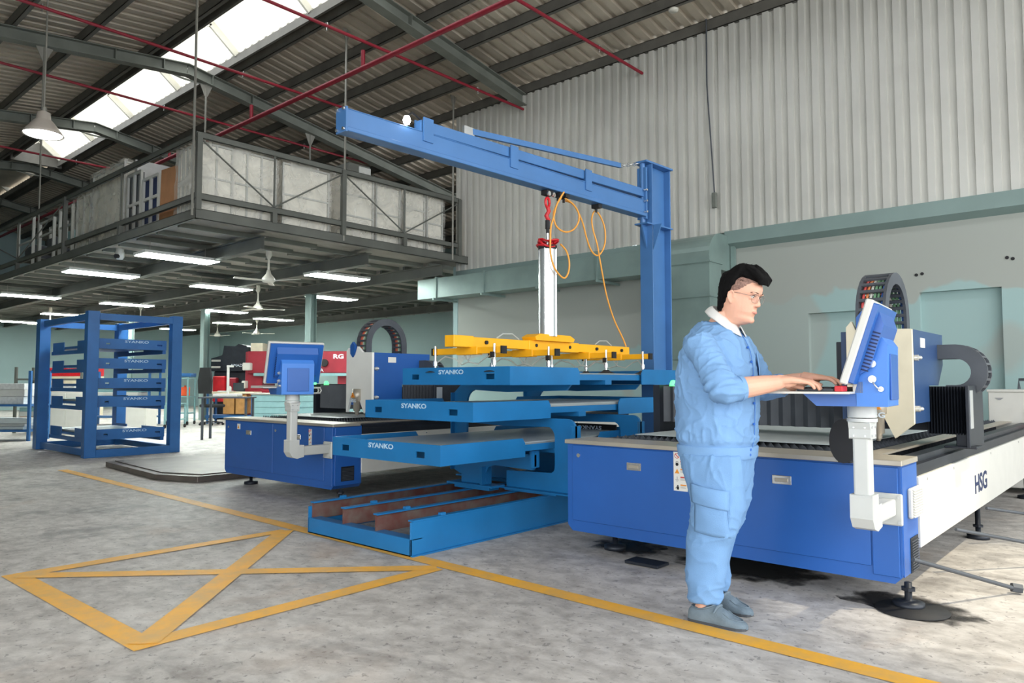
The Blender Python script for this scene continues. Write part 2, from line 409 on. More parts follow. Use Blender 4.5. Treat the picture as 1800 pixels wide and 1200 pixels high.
# walls
wb = MB()
def wallfront(x0, x1, z0, z1): wb.box(x0, x1, 11.0, 11.1, z0, z1)
wallfront(-11.35, -3.92, 0, 3.4); wallfront(-3.92, -2.75, 2.17, 3.4); wallfront(-3.92, -2.75, 0, .62); wallfront(-2.75, -2.44, 0, 3.4)
wallfront(-2.44, -1.51, 2.36, 3.4); wallfront(-2.44, -1.51, 0, .62); wallfront(-1.51, XR_, 0, 3.4)
wb.box(-11.35, XR_, 11.1, 11.22, 0, 3.4)
wall_back = struct(wb.build('wall_back', M_['patched_plaster']))
lb = MB().prism([(10.86, 3.34), (11.0, 3.27), (11.0, 3.54), (10.86, 3.54)], 'x', -5.15, XR_).prism([(10.93, 3.34), (11.0, 3.27), (11.0, 3.54), (10.93, 3.54)], 'x', -11.35, -5.15)
lb.build('wall_ledge', M_['teal_paint'], wall_back)
x = -11.35; rnd = random.Random(3)
while x < XR_ - .3:
    n = 5; prof = sheet_profile(0, n, .185, .05, .048)
    zt = rs(11.0) - .02; dz = rnd.uniform(-.012, .012)
    vs = []
    for px, py in prof: vs += [(x + px, 10.93 + py, 3.54 + dz), (x + px, 10.93 + py, zt)]
    MB().add(vs, [(2 * i, 2 * i + 1, 2 * i + 3, 2 * i + 2) for i in range(len(prof) - 1)]).build('cladding_sheet', M_['clad_sheet'], wall_back, recalc=False)
    x += n * .185
struct(MB().box(-11.5, -11.36, 11.0, YB, 0, 3.66).build('wall_return', M_['teal_wall']))
struct(MB().box(XL, -11.36, YB, YB + .15, 0, 7).build('wall_rear', M_['teal_wall']))
struct(MB().box(XL - .15, XL, YF, YB + .15, 0, 8).build('wall_left', M_['teal_wall']))
struct(MB().box(XL, -4.5, YF - .15, YF, 0, 7).box(-4.5, XR_, YF - .15, YF, 4.8, 7).build('wall_front_baffle', M_['teal_wall']))  # unseen wall and door header, shaped to cut daylight from the front
# wall pipe and conduit with a small switch box
o = thing('wall_cable', 'thin dark cable hanging down the corrugated wall to a small grey box', 'cable', (-5.38, 10.9, 3.6))
MB().tube([(-5.42, 10.88, 7.1), (-5.42, 10.87, 6.0), (-5.36, 10.88, 4.9), (-5.32, 10.88, 4.2)], .012, 6).build('cord', M_['chain_grey'], o)
MB().box(-5.36, -5.28, 10.85, 10.9, 3.95, 4.2).build('junction_box', M_['steel_grey'], o, bevel=.01)
for x, z in ((-2.47, 2.6), (-2.4, 2.61), (-1.44, 2.72), (-1.38, 2.7)): MB().cyl((x, 11.001, z), (x, 10.992, z), .022, 8).build('anchor_hole', M_['black_rubber'], wall_back)
o = thing('wall_conduit', 'thin black conduit running down the patched wall right of the air duct joint', 'conduit', (-6.35, 10.97, 0))
MB().cyl((-6.35, 10.96, .3), (-6.35, 10.96, 2.95), .018, 8).build('pipe', M_['black_rubber'], o)
MB().tube([(-6.42, 10.95, 2.9), (-6.46, 10.92, 2.6), (-6.38, 10.93, 2.35), (-6.34, 10.95, 2.2)], .03, 8).build('flexible_hose', M_['chain_grey'], o)

# ------------------------------------------------------------------ mezzanine (setting)
MZ = struct(MB().box(XL, -11.02, 5.1, YB, 3.74, 3.8).build('mezzanine_floor', M_['deck_board']))
def chan(m, p0, p1, h, out, w=.06, t=.008):
    """C channel from p0 to p1 (bottom line), web outwards"""
    p0 = Vector(p0); p1 = Vector(p1); o = Vector(out)
    for a, b, c in ((t, h, (o * (-t / 2), h / 2)), (w, t, (o * (-w / 2), t / 2)), (w, t, (o * (-w / 2), h - t / 2))):
        off = c[0] + Vector((0, 0, c[1])); m.bar(p0 + off, p1 + off, a, b)
m = MB(); chan(m, (-11.0, 5.07, 3.66), (-11.0, 10.98, 3.66), .16, (1, 0, 0)); m.build('edge_channel', M_['mezz_grey'], MZ)
m = MB(); chan(m, (XL, 5.07, 3.66), (-11.0, 5.07, 3.66), .16, (0, -1, 0)); m.build('edge_channel', M_['mezz_grey'], MZ)
y = 5.75
for y in (6.4, 8.6, 10.55, 13.3, 16.0):
    m = MB(); m.box(XL, -11.45, y + .0, y + .16, 3.42, 3.435).box(XL, -11.45, y, y + .16, 3.645, 3.66).box(XL, -11.45, y + .075, y + .085, 3.435, 3.645); m.build('floor_beam', M_['mezz_grey'], MZ)
x = -11.9; k = 0
while x > XL:
    m = MB(); ys = [5.2, 7.8, 10.6, 13.35, 16.0, YB]
    for i in range(5):
        xo = x - (.18 if i % 2 else 0)
        m.box(xo, xo + .07, ys[i], ys[i + 1] - .02, 3.66, 3.74)
    m.build('floor_joist', M_['steel_grey'], MZ); x -= .82
for (x, lab) in ((-16.4, 'pale green steel column nearest the tall wall duct, behind the blue console'), (-22.2, 'pale green steel column right of the blue pallet rack'), (-28.0, 'pale green steel column deep in the workshop behind the pallet rack')):
    o = thing('steel_column', lab, 'column', (x, 10.63, 0), 'columns under the mezzanine')
    MB().box(x - .11, x + .11, 10.53, 10.545, 0, 3.42).box(x - .11, x + .11, 10.715, 10.73, 0, 3.42).box(x - .006, x + .006, 10.54, 10.72, 0, 3.42).build('shaft', M_['teal_paint'], o)
    MB().box(x - .17, x + .17, 10.46, 10.8, 0, .015).build('base_plate', M_['teal_paint'], o)
    MB().cyl((x + .16, 10.52, .02), (x + .16, 10.52, 3.4), .022, 8).build('downpipe', M_['teal_paint'], o)
# railing
rail = thing('mezzanine_railing', 'grey steel channel railing with crossed diagonal rods round the upper floor', 'railing', (-11.0, 5.07, 3.8))
def railrun(p, q, out, posts, mids):
    P = Vector(p); Q = Vector(q); D = Q - P
    for z, h in ((4.93, .1), (3.97, .1)):
        m = MB(); chan(m, P + Vector((0, 0, z)), Q + Vector((0, 0, z)), h, out, .05); m.build('rail', M_['mezz_grey'], rail)
    for t in posts:
        a = P + D * t; m = MB(); m.box(a.x - .04, a.x + .04, a.y - .04, a.y + .04, 3.8, 5.0); m.build('post', M_['mezz_grey'], rail)
    for t in mids:
        a = P + D * t; MB().cyl(a + Vector((0, 0, 4.07)), a + Vector((0, 0, 4.93)), .018, 6).build('baluster', M_['mezz_grey'], rail)
        MB().box(a.x - .04, a.x + .04, a.y - .04, a.y + .04, 3.8, 3.97).build('short_post', M_['mezz_grey'], rail)
    pp = sorted(list(posts)); 
    for i in range(len(pp) - 1):
        mid = [t for t in mids if pp[i] < t < pp[i + 1]]
        if not mid: continue
        for t in (pp[i], pp[i + 1]):
            MB().cyl(P + D * t + Vector((0, 0, 4.93)), P + D * mid[0] + Vector((0, 0, 4.07)), .014, 6).build('diagonal_rod', M_['mezz_grey'], rail)
railrun((-11.02, 5.07, 0), (-11.02, 10.75, 0), (1, 0, 0), (0.008, .478, .992), (.235, .73))
railrun((XL + .2, 5.09, 0), (-11.02, 5.09, 0), (0, -1, 0), (0, .25, .5, .76), (.125, .375, .63, .88))
for (x, y, zt, lab) in ((-11.0, 5.02, rs(5.0), 'thin hanger rod from the roof to the near corner of the upper floor'), (-11.0, 7.79, rs(7.8), 'thin hanger rod crossing in front of the far end of the blue jib'),
                   (-11.0, 10.5, rs(10.5), 'thin hanger rod just left of the corrugated wall edge')):
    o = thing('hanger_rod', lab, 'rod', (x, y, 3.8), 'hanger rods of the upper floor')
    MB().cyl((x, y, 3.7), (x, y, zt), .02, 6).build('rod', M_['rod_grey'], o)
    MB().prism([(y - .09, zt), (y + .09, zt), (y + .03, zt - .2), (y - .03, zt - .2)], 'x', x - .006, x + .006).build('gusset', M_['rod_grey'], o)
for (x, y, lab) in ((-14.72, 4.0, 'far hanger rod under the second rafter, left of the roof skylight'), (-14.72, 6.95, 'far hanger rod under the second rafter, above the wrapped goods'), (-14.72, 9.45, 'far hanger rod under the second rafter, left of the jib tip'),
               (-19.85, 5.4, 'far hanger rod under the third rafter behind the pendant lamp')):
    o = thing('hanger_rod', lab, 'rod', (x, y, 3.8), 'hanger rods of the upper floor'); zt = rb(y); z0 = 3.8 if y > 5.1 else 5.0
    MB().cyl((x, y, z0), (x, y, zt), .02, 6).build('rod', M_['rod_grey'], o)
    MB().prism([(y - .14, zt), (y + .14, zt), (y + .03, zt - .25), (y - .03, zt - .25)], 'x', x - .006, x + .006).build('gusset', M_['rod_grey'], o)
# fire pipes
o = thing('sprinkler_main', 'thick red fire pipe running under the rafters behind the blue jib', 'pipe', (-9, 7.2, 6.3))
MB().cyl((XL + .2, 7.2, 6.32), (XR_, 7.2, 6.32), .042, 12).build('pipe', M_['red_pipe'], o)
for x in (-17, -13.3, -9.7, -5.0):
    MB().cyl((x, 7.2, 6.32), (x, 7.2, 6.62), .035, 8).build('riser', M_['red_pipe'], o)
for (x, z, lab) in ((-11.95, 6.57, 'thin red sprinkler pipe passing above the wrapped goods corner'), (-9.4, 6.6, 'thin red sprinkler pipe crossing behind the blue jib tip'), (-6.65, 6.55, 'thin red sprinkler pipe ending at the top of the corrugated wall'), (-15.2, 6.8, 'thin red sprinkler pipe at upper left in front of the far rafter'), (-20.3, 6.7, 'thin red sprinkler pipe behind the pendant lamp')):
    o = thing('sprinkler_pipe', lab, 'pipe', (x, 7, z), 'red sprinkler pipes')
    MB().cyl((x, -2, z), (x, 10.9 if x > -11.3 else 16, z), .026, 8).build('pipe', M_['red_pipe'], o)
    for y in (3.2, 6.3, 9.6):
        MB().cyl((x, y, z), (x, y, z + .05), .02, 8).cyl((x, y, z - .07), (x, y, z), .012, 6).build('sprinkler_head', M_['chrome'], o)
tag(MB().lathe([(.001, 0), (.07, 0), (.08, .03), (.05, .05), (.001, .05)], (-5.5, 9.95, 6.9)).build('smoke_detector', M_['fan_white']), 'small white round smoke detector under a purlin near the corrugated wall', 'detector')
# ------------------------------------------------------------------ laser cutting machines
def chain_band(path, width_axis, w0, w1, th, link, parent, wires=True):
    """cable carrier: path = centre line points, links between them, th = band thickness"""
    n = len(path); P = [Vector(p) for p in path]; W = Vector(width_axis)
    sides = (MB(), MB()); bars = MB()
    nr = []
    for i in range(n):
        d = (P[min(i + 1, n - 1)] - P[max(i - 1, 0)]).normalized(); nr.append(d.cross(W).normalized())
    for side, s in zip(sides, (w0, w1)):
        vs = []
        for p, q in zip(P, nr):
            for e, f in ((-1, -1), (1, -1), (1, 1), (-1, 1)): vs.append(p + W * (s + e * .009) + q * (f * th / 2))
        side.add(vs, [(4 * i + j, 4 * i + (j + 1) % 4, 4 * i + 4 + (j + 1) % 4, 4 * i + 4 + j) for i in range(n - 1) for j in range(4)] + [(3, 2, 1, 0), tuple(4 * (n - 1) + j for j in range(4))])
    for i in range(n - 1):
        a, b = P[i], P[i + 1]; d = (b - a); l = d.length; d.normalize(); nrm = d.cross(W).normalized()
        for e in (-1, 1):
            bars.obox((a + b) / 2 + W * ((w0 + w1) / 2) + nrm * (e * (th / 2 - .006)), (l * .38, abs(w1 - w0), .012), Matrix((d, W, nrm)).transposed())
    for q in sides: q.build('chain_side', M_['chain_grey'], parent)
    tag(bars.build('chain_crossbars', M_['chain_grey'], parent), kind='stuff')
    if wires:
        mats = ['wire_red', 'wire_orange', 'cable_white', 'wire_green', 'wire_green', 'wire_blue']
        for k in range(6):
            t = w0 + (w1 - w0) * (k + 1) / 7
            MB().tube([p + W * t for p in P], .009, 6).build('cable', M_[mats[k]], parent)

def bellows(m, x0, x1, y0, d, z0, z1, pitch):
    n = max(2, int(round((x1 - x0) / pitch)) * 2); pts = []
    for i in range(n + 1):
        x = x0 + (x1 - x0) * i / n; pts.append((x, y0 + (d if i % 2 else 0)))
    pts += [(x1, y0 + d + .02), (x0, y0 + d + .02)]
    # front zig-zag wall with a folded roof
    m.prism(pts, 'z', z0, z1)
    return m

def laser_machine(dx, label, headx, second):
    x0 = -3.16 + dx; x1 = -1.03 + dx
    t = thing('laser_cutter', label, 'machine', ((x0 + x1) / 2, 4.3, 0))
    c = MB(); r = .04
    c.prism([(x0 + r, .125), (x1 - r, .125), (x1, .125 + r), (x1, .725), (x0, .725), (x0, .125 + r)], 'y', 4.14, 4.46)
    c.build('front_cabinet', M_['hsg_blue'], t, bevel=.008)
    seams = [x0 + .045, (x0 + x1) / 2 - .02, x1 - .145]
    for i in range(2):
        a, b = seams[i] + .004, seams[i + 1] - .004
        d = MB().box(a, b, 4.128, 4.139, .2, .715).build('door', M_['hsg_blue'], t, bevel=.003)
        hx = a + .5 if i == 0 else b - .46
        h = MB(); h.box(hx - .055, hx + .055, 4.123, 4.128, .577, .627).build('handle', M_['chrome'], d, bevel=.003)
        h = MB(); h.box(hx - .038, hx + .038, 4.119, 4.124, .591, .612).build('handle_pull', M_['stainless'], d, bevel=.003)
        MB().cyl((a + .055, 4.129, .647), (a + .055, 4.121, .647), .014, 14).build('key_lock', M_['chrome'], d)
    MB().box(seams[2] + .004, x1 - .012, 4.128, 4.139, .16, .715).build('corner_panel', M_['hsg_blue'], t, bevel=.003)
    MB().box(x0 - .012, x1 + .012, 4.118, 4.44, .724, .752).build('top_plate', M_['stainless'], t, bevel=.003)
    # warning label with its pictograms
    lx = -2.32 + dx if not second else -6.37
    lw = .095 if not second else .05; lh = .24 if not second else .2; lz = .478 if not second else .49
    lb = MB().box(lx, lx + lw, 4.125, 4.128, lz, lz + lh).build('warning_label', M_['sticker_white'], t)
    for k in range(5):
        zc = lz + lh - (k + .5) * lh / 5; w = lw * .44
        MB().box(lx + lw * .5, lx + lw * .92, 4.1237, 4.1249, zc + lh * .04, zc + lh * .07).build('caption_bar', M_[('print_red', 'print_red', 'print_orange', 'print_red', 'print_orange')[k]], lb)
        m = MB()
        for q in (0, 1, 2): m.box(lx + lw * .5, lx + lw * (.9 - .1 * (q % 2)), 4.1237, 4.1249, zc + lh * (.015 - .02 * q), zc + lh * (.02 - .02 * q))
        m.build('caption_lines', M_['print_grey'], lb)
        cx = lx + lw * .26; m = MB(); R0 = lh * .066
        if k == 0:
            ring = [(cx + R0 * math.cos(R(a)), 4.1242, zc + R0 * math.sin(R(a))) for a in range(0, 360, 30)]; m.tube(ring, .0016, 5, closed=True)
            m.bar((cx - R0 * .7, 4.1242, zc + R0 * .7), (cx + R0 * .7, 4.1242, zc - R0 * .7), .002, .004); mt = 'print_red'
        elif k == 1:
            m.cyl((cx, 4.1252, zc - R0 * .3), (cx, 4.1238, zc - R0 * .3), R0 * .65, 12); m.tube([(cx - R0 * .5, 4.1245, zc), (cx - R0 * .4, 4.1245, zc + R0 * .8), (cx + R0 * .4, 4.1245, zc + R0 * .8), (cx + R0 * .5, 4.1245, zc + R0 * .3)], .0014, 5); mt = 'print_black'
        elif k == 2:
            m.prism([(cx - R0, zc - R0 * .8), (cx + R0, zc - R0 * .8), (cx, zc + R0)], 'y', 4.1238, 4.125); mt = 'print_orange'
        elif k == 3:
            m.box(cx - .0015, cx + .0015, 4.1238, 4.125, zc - .002, zc + R0)
            for q in range(3): m.box(cx - R0 * (.8 - .25 * q), cx + R0 * (.8 - .25 * q), 4.1238, 4.125, zc - .004 - .005 * q, zc - .0025 - .005 * q)
            mt = 'print_grey'
        else:
            m.cyl((cx + .004, 4.1252, zc + R0 * .5), (cx + .004, 4.1238, zc + R0 * .5), R0 * .3, 10).box(cx - .003, cx + .012, 4.1238, 4.125, zc - R0, zc + R0 * .2).bar((cx - .003, 4.1244, zc), (cx - .012, 4.1244, zc - R0 * .6), .002, .003); mt = 'print_black'
        m.build('pictogram', M_[mt], lb)
    if second:
        q = MB().box(x0 + .3, x0 + .36, 4.123, 4.128, .63, .69).build('laser_label', M_['sticker_white'], t)
        MB().prism([(x0 + .31, .64), (x0 + .35, .64), (x0 + .33, .675)], 'y', 4.1215, 4.1229).build('pictogram', M_['print_orange'], q)
    # right return panel
    MB().box(x1 - .002, x1 + .004, 4.15, 4.44, .16, .715).build('return_panel', M_['hsg_blue'], t, bevel=.002)
    z0, z1 = (.16, .34) if not second else (.2, .34); y0, y1 = (4.27, 4.42) if not second else (4.22, 4.37)
    v = MB().box(x1 + .003, x1 + .008, y0, y1, z0, z1).build('vent_grille', M_['dark_metal'], t)
    m = MB(); k = z0 + .012
    while k < z1 - .01: m.bar((x1 + .011, y0 + .01, k), (x1 + .011, y1 - .01, k), .006, .005); k += .0135
    m.build('vent_slats', M_['chain_grey'], v)
    if not second:
        v = MB().box(x1 + .003, x1 + .03, 4.235, 4.44, .445, .6).build('white_vent', M_['machine_white'], t, bevel=.008)
        for k in range(11): MB().obox((x1 + .034, 4.337, .456 + k * .0135), (.012, .19, .003), Matrix.Rotation(R(35), 3, 'Y')).build('louvre', M_['machine_white'], v)
    # bed
    xs = x1 + .014
    MB().box(x0 + .02, x1 - .02, 4.46, 9.3, .3, .58).build('bed_frame', M_['dark_metal'], t)
    MB().box(xs - .03, xs, 4.455, 9.3, .262, .64).build('side_panel', M_['machine_white'], t, bevel=.004)
    MB().box(x0 - .06, x0 - .03, 4.46, 9.3, .285, .668).build('side_panel', M_['machine_white'], t, bevel=.004)
    for a, b in ((x1 - .14, x1 - .005), (x0 - .03, x0 + .1)):
        m = MB(); m.box(a, b, 4.46, 9.3, .58, .7).box(a + .03, a + .1, 4.5, 9.3, .7, .735); m.build('guide_rail', M_['dark_metal'], t)
    m = MB(); m.bar((x1 - .24, 4.5, .74), (x1 - .24, 9.2, .74), .1, .012); m.build('rail_cover', M_['stainless'], t)
    text_mesh('maker_letters', 'HSG', .175, M_['print_navy'], t, Mface((xs + .0008, 6.19, .435), *SIDE), sx=1.45, spacing=.95, bold=.004)
    for yy in (4.62, 5.3, 6.6, 8.0): MB().cyl((xs - .002, yy, .615), (xs + .004, yy, .615), .008, 8).build('panel_screw', M_['chrome'], t)
    # toothed support slats
    tooth = MB(); n = 34; xa, xb = x0 + .14, x1 - .3
    pts = [(xa, .6)] 
    for i in range(n):
        a = xa + (xb - xa) * i / n; s = (xb - xa) / n; pts += [(a + s * .12, .74), (a + s * .5, .765), (a + s * .88, .74)]
    pts += [(xb, .6)]
    first = tooth.prism(pts, 'y', 4.52, 4.524).build('support_slat', M_['chain_grey'], t)
    for k in range(1, 44):
        q = first.copy(); q.location = (0, k * .105, 0); COL.objects.link(q); q.parent = t
    MB().box(x0 + .1, x1 - .29, 4.46, 4.5, .6, .724).build('bed_rim', M_['stainless'], t)
    # levelling feet
    for (fx, fy) in ((x1 - .0, 4.22), (x0 + .27, 4.32), (x0 + .3, 6.4), (x1 - .05, 6.4), (x0 + .3, 8.9), (x1 - .05, 8.9)):
        m = MB(); zt = .3 if fy > 5 else .125
        m.lathe([(.001, 0), (.075, 0), (.075, .028), (.04, .036), (.018, .04), (.018, zt), (.001, zt)], (fx, fy, 0), 18); m.cyl((fx, fy, .085), (fx, fy, .1), .036, 6)
        m.build('levelling_foot', M_['dark_metal'], t)
    # gantry
    hx0 = headx - .46
    gb = MB().box(x0 + .06, x1 + .02, 5.42, 5.78, .84, 1.1).box(x0 + .0, x0 + .06, 5.3, 5.8, .735, 1.13)
    gb.build('gantry_beam', M_['dark_metal'], t)
    m = bellows(MB(), x0 + .06, hx0 + .03, 5.36, .035, .83, 1.12, .088 if not second else .055); m.build('bellows', M_['chain_grey'], t)
    m = bellows(MB(), headx - .02, x1 + .085, 5.36, .035, .82, 1.125, .017 if not second else .05); m.build('bellows', M_['dark_metal'], t)
    MB().box(x1 + .085, x1 + .105, 5.33, 5.8, .74, 1.13).build('gantry_end_plate', M_['dark_metal'], t, bevel=.003)
    MB().box(x1 + .105, x1 + .109, 5.36, 5.44, .86, 1.1).build('silver_strip', M_['alu'], t)
    MB().box(x1 + .02, x1 + .085, 5.38, 5.72, .735, .83).box(x1 - .04, x1 + .14, 5.34, 5.52, .735, .75).build('gantry_foot', M_['dark_metal'], t, bevel=.004)
    # cutting head housing
    cm, bm_ = ('cover_white', 'hsg_blue') if second else ('cream_cover', 'hsg_navy')
    H = headx
    pr = [(0, .9), (0, 1.475), (-.17, 1.48), (-.26, 1.55), (-.30, 1.46), (-.34, 1.42), (-.38, 1.46), (-.42, 1.54), (-.46, 1.5), (-.46, .82), (-.44, .82), (-.38, 1.0), (-.24, 1.0), (-.13, .81), (-.03, .88)]
    ws = 1 if second else .82
    MB().prism([(H + a * ws, b) for a, b in pr], 'y', 4.915, 4.945).build('head_cover', M_[cm], t, bevel=.006)
    MB().prism([(H + a * ws, b) for a, b in [(-.3, 1.47), (-.34, 1.43), (-.38, 1.47), (-.38, 1.56), (-.34, 1.6), (-.3, 1.56)]], 'y', 4.905, 4.935).build('hexagon_panel', M_['hsg_blue'], t)
    MB().prism([(4.95, .9), (4.95, 1.475), (5.75, 1.475), (5.75, 1.27), (5.6, 1.13), (5.34, 1.13), (5.34, .9)], 'x', H - .42, H - .005).build('head_housing', M_[bm_], t, bevel=.006)
    s = MB().box(H - .005, H - .002, 5.14, 5.25, 1.37, 1.43).build('type_label', M_['sticker_white'], t)
    for zz in (.99, 1.3):
        MB().cyl((H - .004, 4.97, zz), (H + .022, 4.97, zz), .02, 12).cyl((H + .02, 4.955, zz), (H + .03, 4.985, zz), .012, 8).build('cover_latch', M_['alu'], t)
    MB().box(H - .05, H - .003, 5.0, 5.001, 1.0, 1.1)
    z = H - .24 * ws
    MB().lathe([(.001, 1.08), (.05, 1.08), (.05, .96), (.036, .95), (.036, .84), (.022, .83), (.022, .815), (.01, .79), (.001, .79)], (z, 4.9, 0), 18).build('cutting_nozzle', M_['stainless'], t)
    q = MB().prism([(z - .035, .985), (z + .035, .985), (z, 1.045)], 'y', 4.842, 4.846).build('laser_warning_sign', M_['print_orange'], t)
    MB().cyl((z, 4.8425, 1.005), (z, 4.8405, 1.005), .007, 8).build('pictogram', M_['print_red'], q)
    text_mesh('maker_letters', 'HSG', .045, M_['print_white'], t, Mface((z, 4.848, .95), *FRONT), sx=1.3, bold=.001)
    if second:
        q = MB().box(H - .003, H - .001, 5.62, 5.74, .95, 1.09).build('pinch_label', M_['sticker_white'], t)
        MB().box(H - .001, H + .0005, 5.665, 5.695, 1.01, 1.04).bar((H, 5.66, 1.0), (H, 5.64, .965), .002, .006).bar((H, 5.69, 1.0), (H, 5.71, .97), .002, .006).bar((H, 5.67, 1.04), (H, 5.65, 1.06), .002, .006).bar((H, 5.69, 1.04), (H, 5.72, 1.075), .002, .006).build('pictogram', M_['print_black'], q)
    MB().box(H - .5, H - .42, 5.1, 5.24, 1.12, 1.42).build('motor_box', M_['dark_metal'], t, bevel=.004)
    # cable carriers
    path = [(0, 5.24 - .25, 1.475), (0, 5.24 - .25, 1.53)] + [(0, a, b) for a, b in arc(5.24, 1.58, .25, 180, 0, 14)] + [(0, 5.49, 1.53), (0, 5.49, 1.47)]
    chain_band(path, (1, 0, 0), H - .32, H - .16, .075, .07, t)
    cx = H + .1; path = [(H - .02, 0, 1.355), (H + .04, 0, 1.355)] + [(a, 0, b) for a, b in arc(cx, 1.22, .135, 90, -90, 11)] + [(H + .04, 0, 1.085)]
    chain_band(path, (0, 1, 0), 5.6, 5.74, .095, .07, t, wires=second)
    # beacon
    MB().lathe([(.001, .05), (.02, .045), (.03, .02), (.032, 0), (.001, 0)], (x0 + .13, 5.4, 1.12), 14).build('green_beacon', M_['green_glow'], t)
    return t

m1 = laser_machine(0, 'large blue and white laser cutting machine beside the worker', -1.14, False)
m2 = laser_machine(-4.93, 'blue laser cutting machine behind the blue sheet racks', -6.40, True)
tag(MB().prism([(-2.92, 4.64), (-1.47, 4.64), (-1.42, 6.52), (-2.9, 6.52)], 'z', .769, .773).build('metal_sheet', M_['sheet_steel']), 'thin bright metal sheet lying on the slats of the nearer laser machine', 'metal sheet')
tag(MB().prism([(-7.9, 4.6), (-6.6, 4.62), (-6.6, 5.8), (-7.9, 5.8)], 'z', .769, .773).build('metal_sheet', M_['sheet_steel']), 'thin metal sheet on the bed of the far laser machine under its head', 'metal sheet')

# ------------------------------------------------------------------ operator consoles
def console_full(name_label, X, Y, rz_head, armdir, far):
    """X, Y: axis of the upright; armdir: vector to the wall plate; rz_head turns desk and screen"""
    o = thing('operator_console', name_label, 'control console', (X, Y, 0))
    A = Matrix.Translation((X, Y, 0)); az = math.atan2(armdir[1], armdir[0]); AR = A @ Matrix.Rotation(az, 4, 'Z'); L = math.hypot(*armdir)
    B = A @ Matrix.Rotation(rz_head, 4, 'Z')
    MB().box(-.037, .037, -.037, .037, .6, .9).build('upright_tube', M_['white_paint'], o, bevel=.01, seg=2, M=AR)
    MB().cyl((0, 0, .985), (0, 0, 1.04), .064, 24).cyl((0, 0, .965), (0, 0, .981), .067, 24).build('swivel_collar', M_['white_paint'], o, M=A)
    b = MB().prism([(-.046, .885), (.046, .885), (.046, .93), (.058, .965), (-.058, .965), (-.046, .93)], 'y', -.048, .048).build('tube_bracket', M_['white_paint'], o, bevel=.006, M=AR)
    m = MB()
    for x in (-.025, .025):
        for z in (.9, .94): m.cyl((x, -.052, z), (x, -.047, z), .005, 8).cyl((-.05, x, z), (-.045, x, z), .005, 8)
    m.build('bolts', M_['alu'], b, M=AR)
    MB().prism([(-.05, .625), (.05, .625), (.05, .575), (.1, .575), (.1, .465), (.03, .452), (-.02, .468), (-.05, .515)], 'y', -.05, .05).build('elbow', M_['white_paint'], o, bevel=.012, seg=2, M=AR)
    MB().box(.1, L - .02, -.04, .04, .475, .56).build('cross_tube', M_['white_paint'], o, bevel=.01, seg=2, M=AR)
    pl = MB().box(L - .022, L - .004, -.068, .068, .425, .585).build('mounting_plate', M_['white_paint'], o, bevel=.006, M=AR)
    m = MB()
    for y in (-.054, .054):
        for z in (.44, .57): m.cyl((L - .028, y, z), (L - .022, y, z), .008, 8)
    m.build('bolts', M_['alu'], pl, M=AR)
    # desk, housing and screen
    MB().prism([(.005, 1.04), (.135, 1.04), (.14, 1.32), (.1, 1.38), (.08, 1.375), (.0, 1.11)], 'y', -.15, .15).build('housing', M_['hsg_light'], o, bevel=.003, M=B)
    MB().box(.137, .145, -.1, .1, 1.07, 1.28).build('rear_hatch', M_['hsg_blue'], o, bevel=.002, M=B)
    MB().prism([(-.23, 1.097), (-.17, 1.04), (.006, 1.04), (.006, 1.097)], 'y', -.15, .15).build('desk_support', M_['hsg_blue'], o, bevel=.002, M=B)
    MB().prism([(-.365, 1.098), (-.2, 1.098), (-.0, 1.098), (.0, 1.108), (-.33, 1.108), (-.35, 1.122), (-.365, 1.115)], 'y', -.27, .27).build('desk_tray', M_['machine_white'], o, bevel=.002, M=B)
    MB().box(-.01, .035, -.15, .15, 1.1, 1.155).build('screen_base', M_['machine_white'], o, bevel=.002, M=B)
    th = math.atan2(.12, .37); T = B @ Matrix.Translation((-.035, 0, 1.145)) @ Matrix.Rotation(th, 4, 'Y')
    s = MB().box(-.012, .022, -.26, .26, 0, .395).build('screen_bezel', M_['machine_white'], o, bevel=.006, M=T)
    MB().box(-.0135, -.0118, -.22, .22, .04, .35).build('display', M_['glass_dark'], s, M=T)
    MB().prism([(-.245, .012), (.245, .012), (.245, .383), (-.245, .383)], 'x', .022, .045).build('screen_back', M_['hsg_blue'], o, bevel=.004, M=T)
    MB().prism([(.04, .05), (.08, .1), (.08, .3), (.04, .36)], 'y', -.19, .19).build('screen_housing', M_['hsg_blue'], o, bevel=.003, M=T)
    m = MB()
    for k in range(12): m.box(.046, .078, -.1915, -.1895, .08 + k * .016, .087 + k * .016)
    m.build('cooling_slots', M_['print_navy'], o, M=T)
    for (x, z, mt) in ((.075, 1.235, 'alu'), (.075, 1.165, 'alu')):
        MB().cyl((x, -.15, z), (x, -.162, z), .017, 16).cyl((x, -.162, z), (x, -.17, z), .01, 12).build('side_knob', M_[mt], o, M=B)
    MB().cyl((.11, -.15, 1.12), (.11, -.165, 1.12), .012, 12).tube([(.078, -.163, 1.152), (.085, -.17, 1.14), (.097, -.17, 1.125), (.11, -.166, 1.12)], .004, 6).build('key_and_cord', M_['alu'], o, M=B)
    if far:
        MB().box(.0, .07, .17, .2, 1.13, 1.15).build('green_button', M_['green_glow'], o, M=B)
        for yy in (.2, .225):
            MB().tube([(.06, yy - .035, 1.05), (.02, yy + .03, 1.05), (.0, yy + .05, 1.075), (.02, yy + .03, 1.1), (.06, yy - .035, 1.1)], .008, 6).build('tray_bracket', M_['machine_white'], o, M=B)
    return o
console_full('white pipe operator console in front of the man, screen leaning away, on the nearer machine', -1.085, 3.72, R(6), (.0, .405), False)
console_full('operator console with tilted blue screen back towards the viewer, on the far machine', -6.02, 3.72, R(-12), (.0, .405), True)

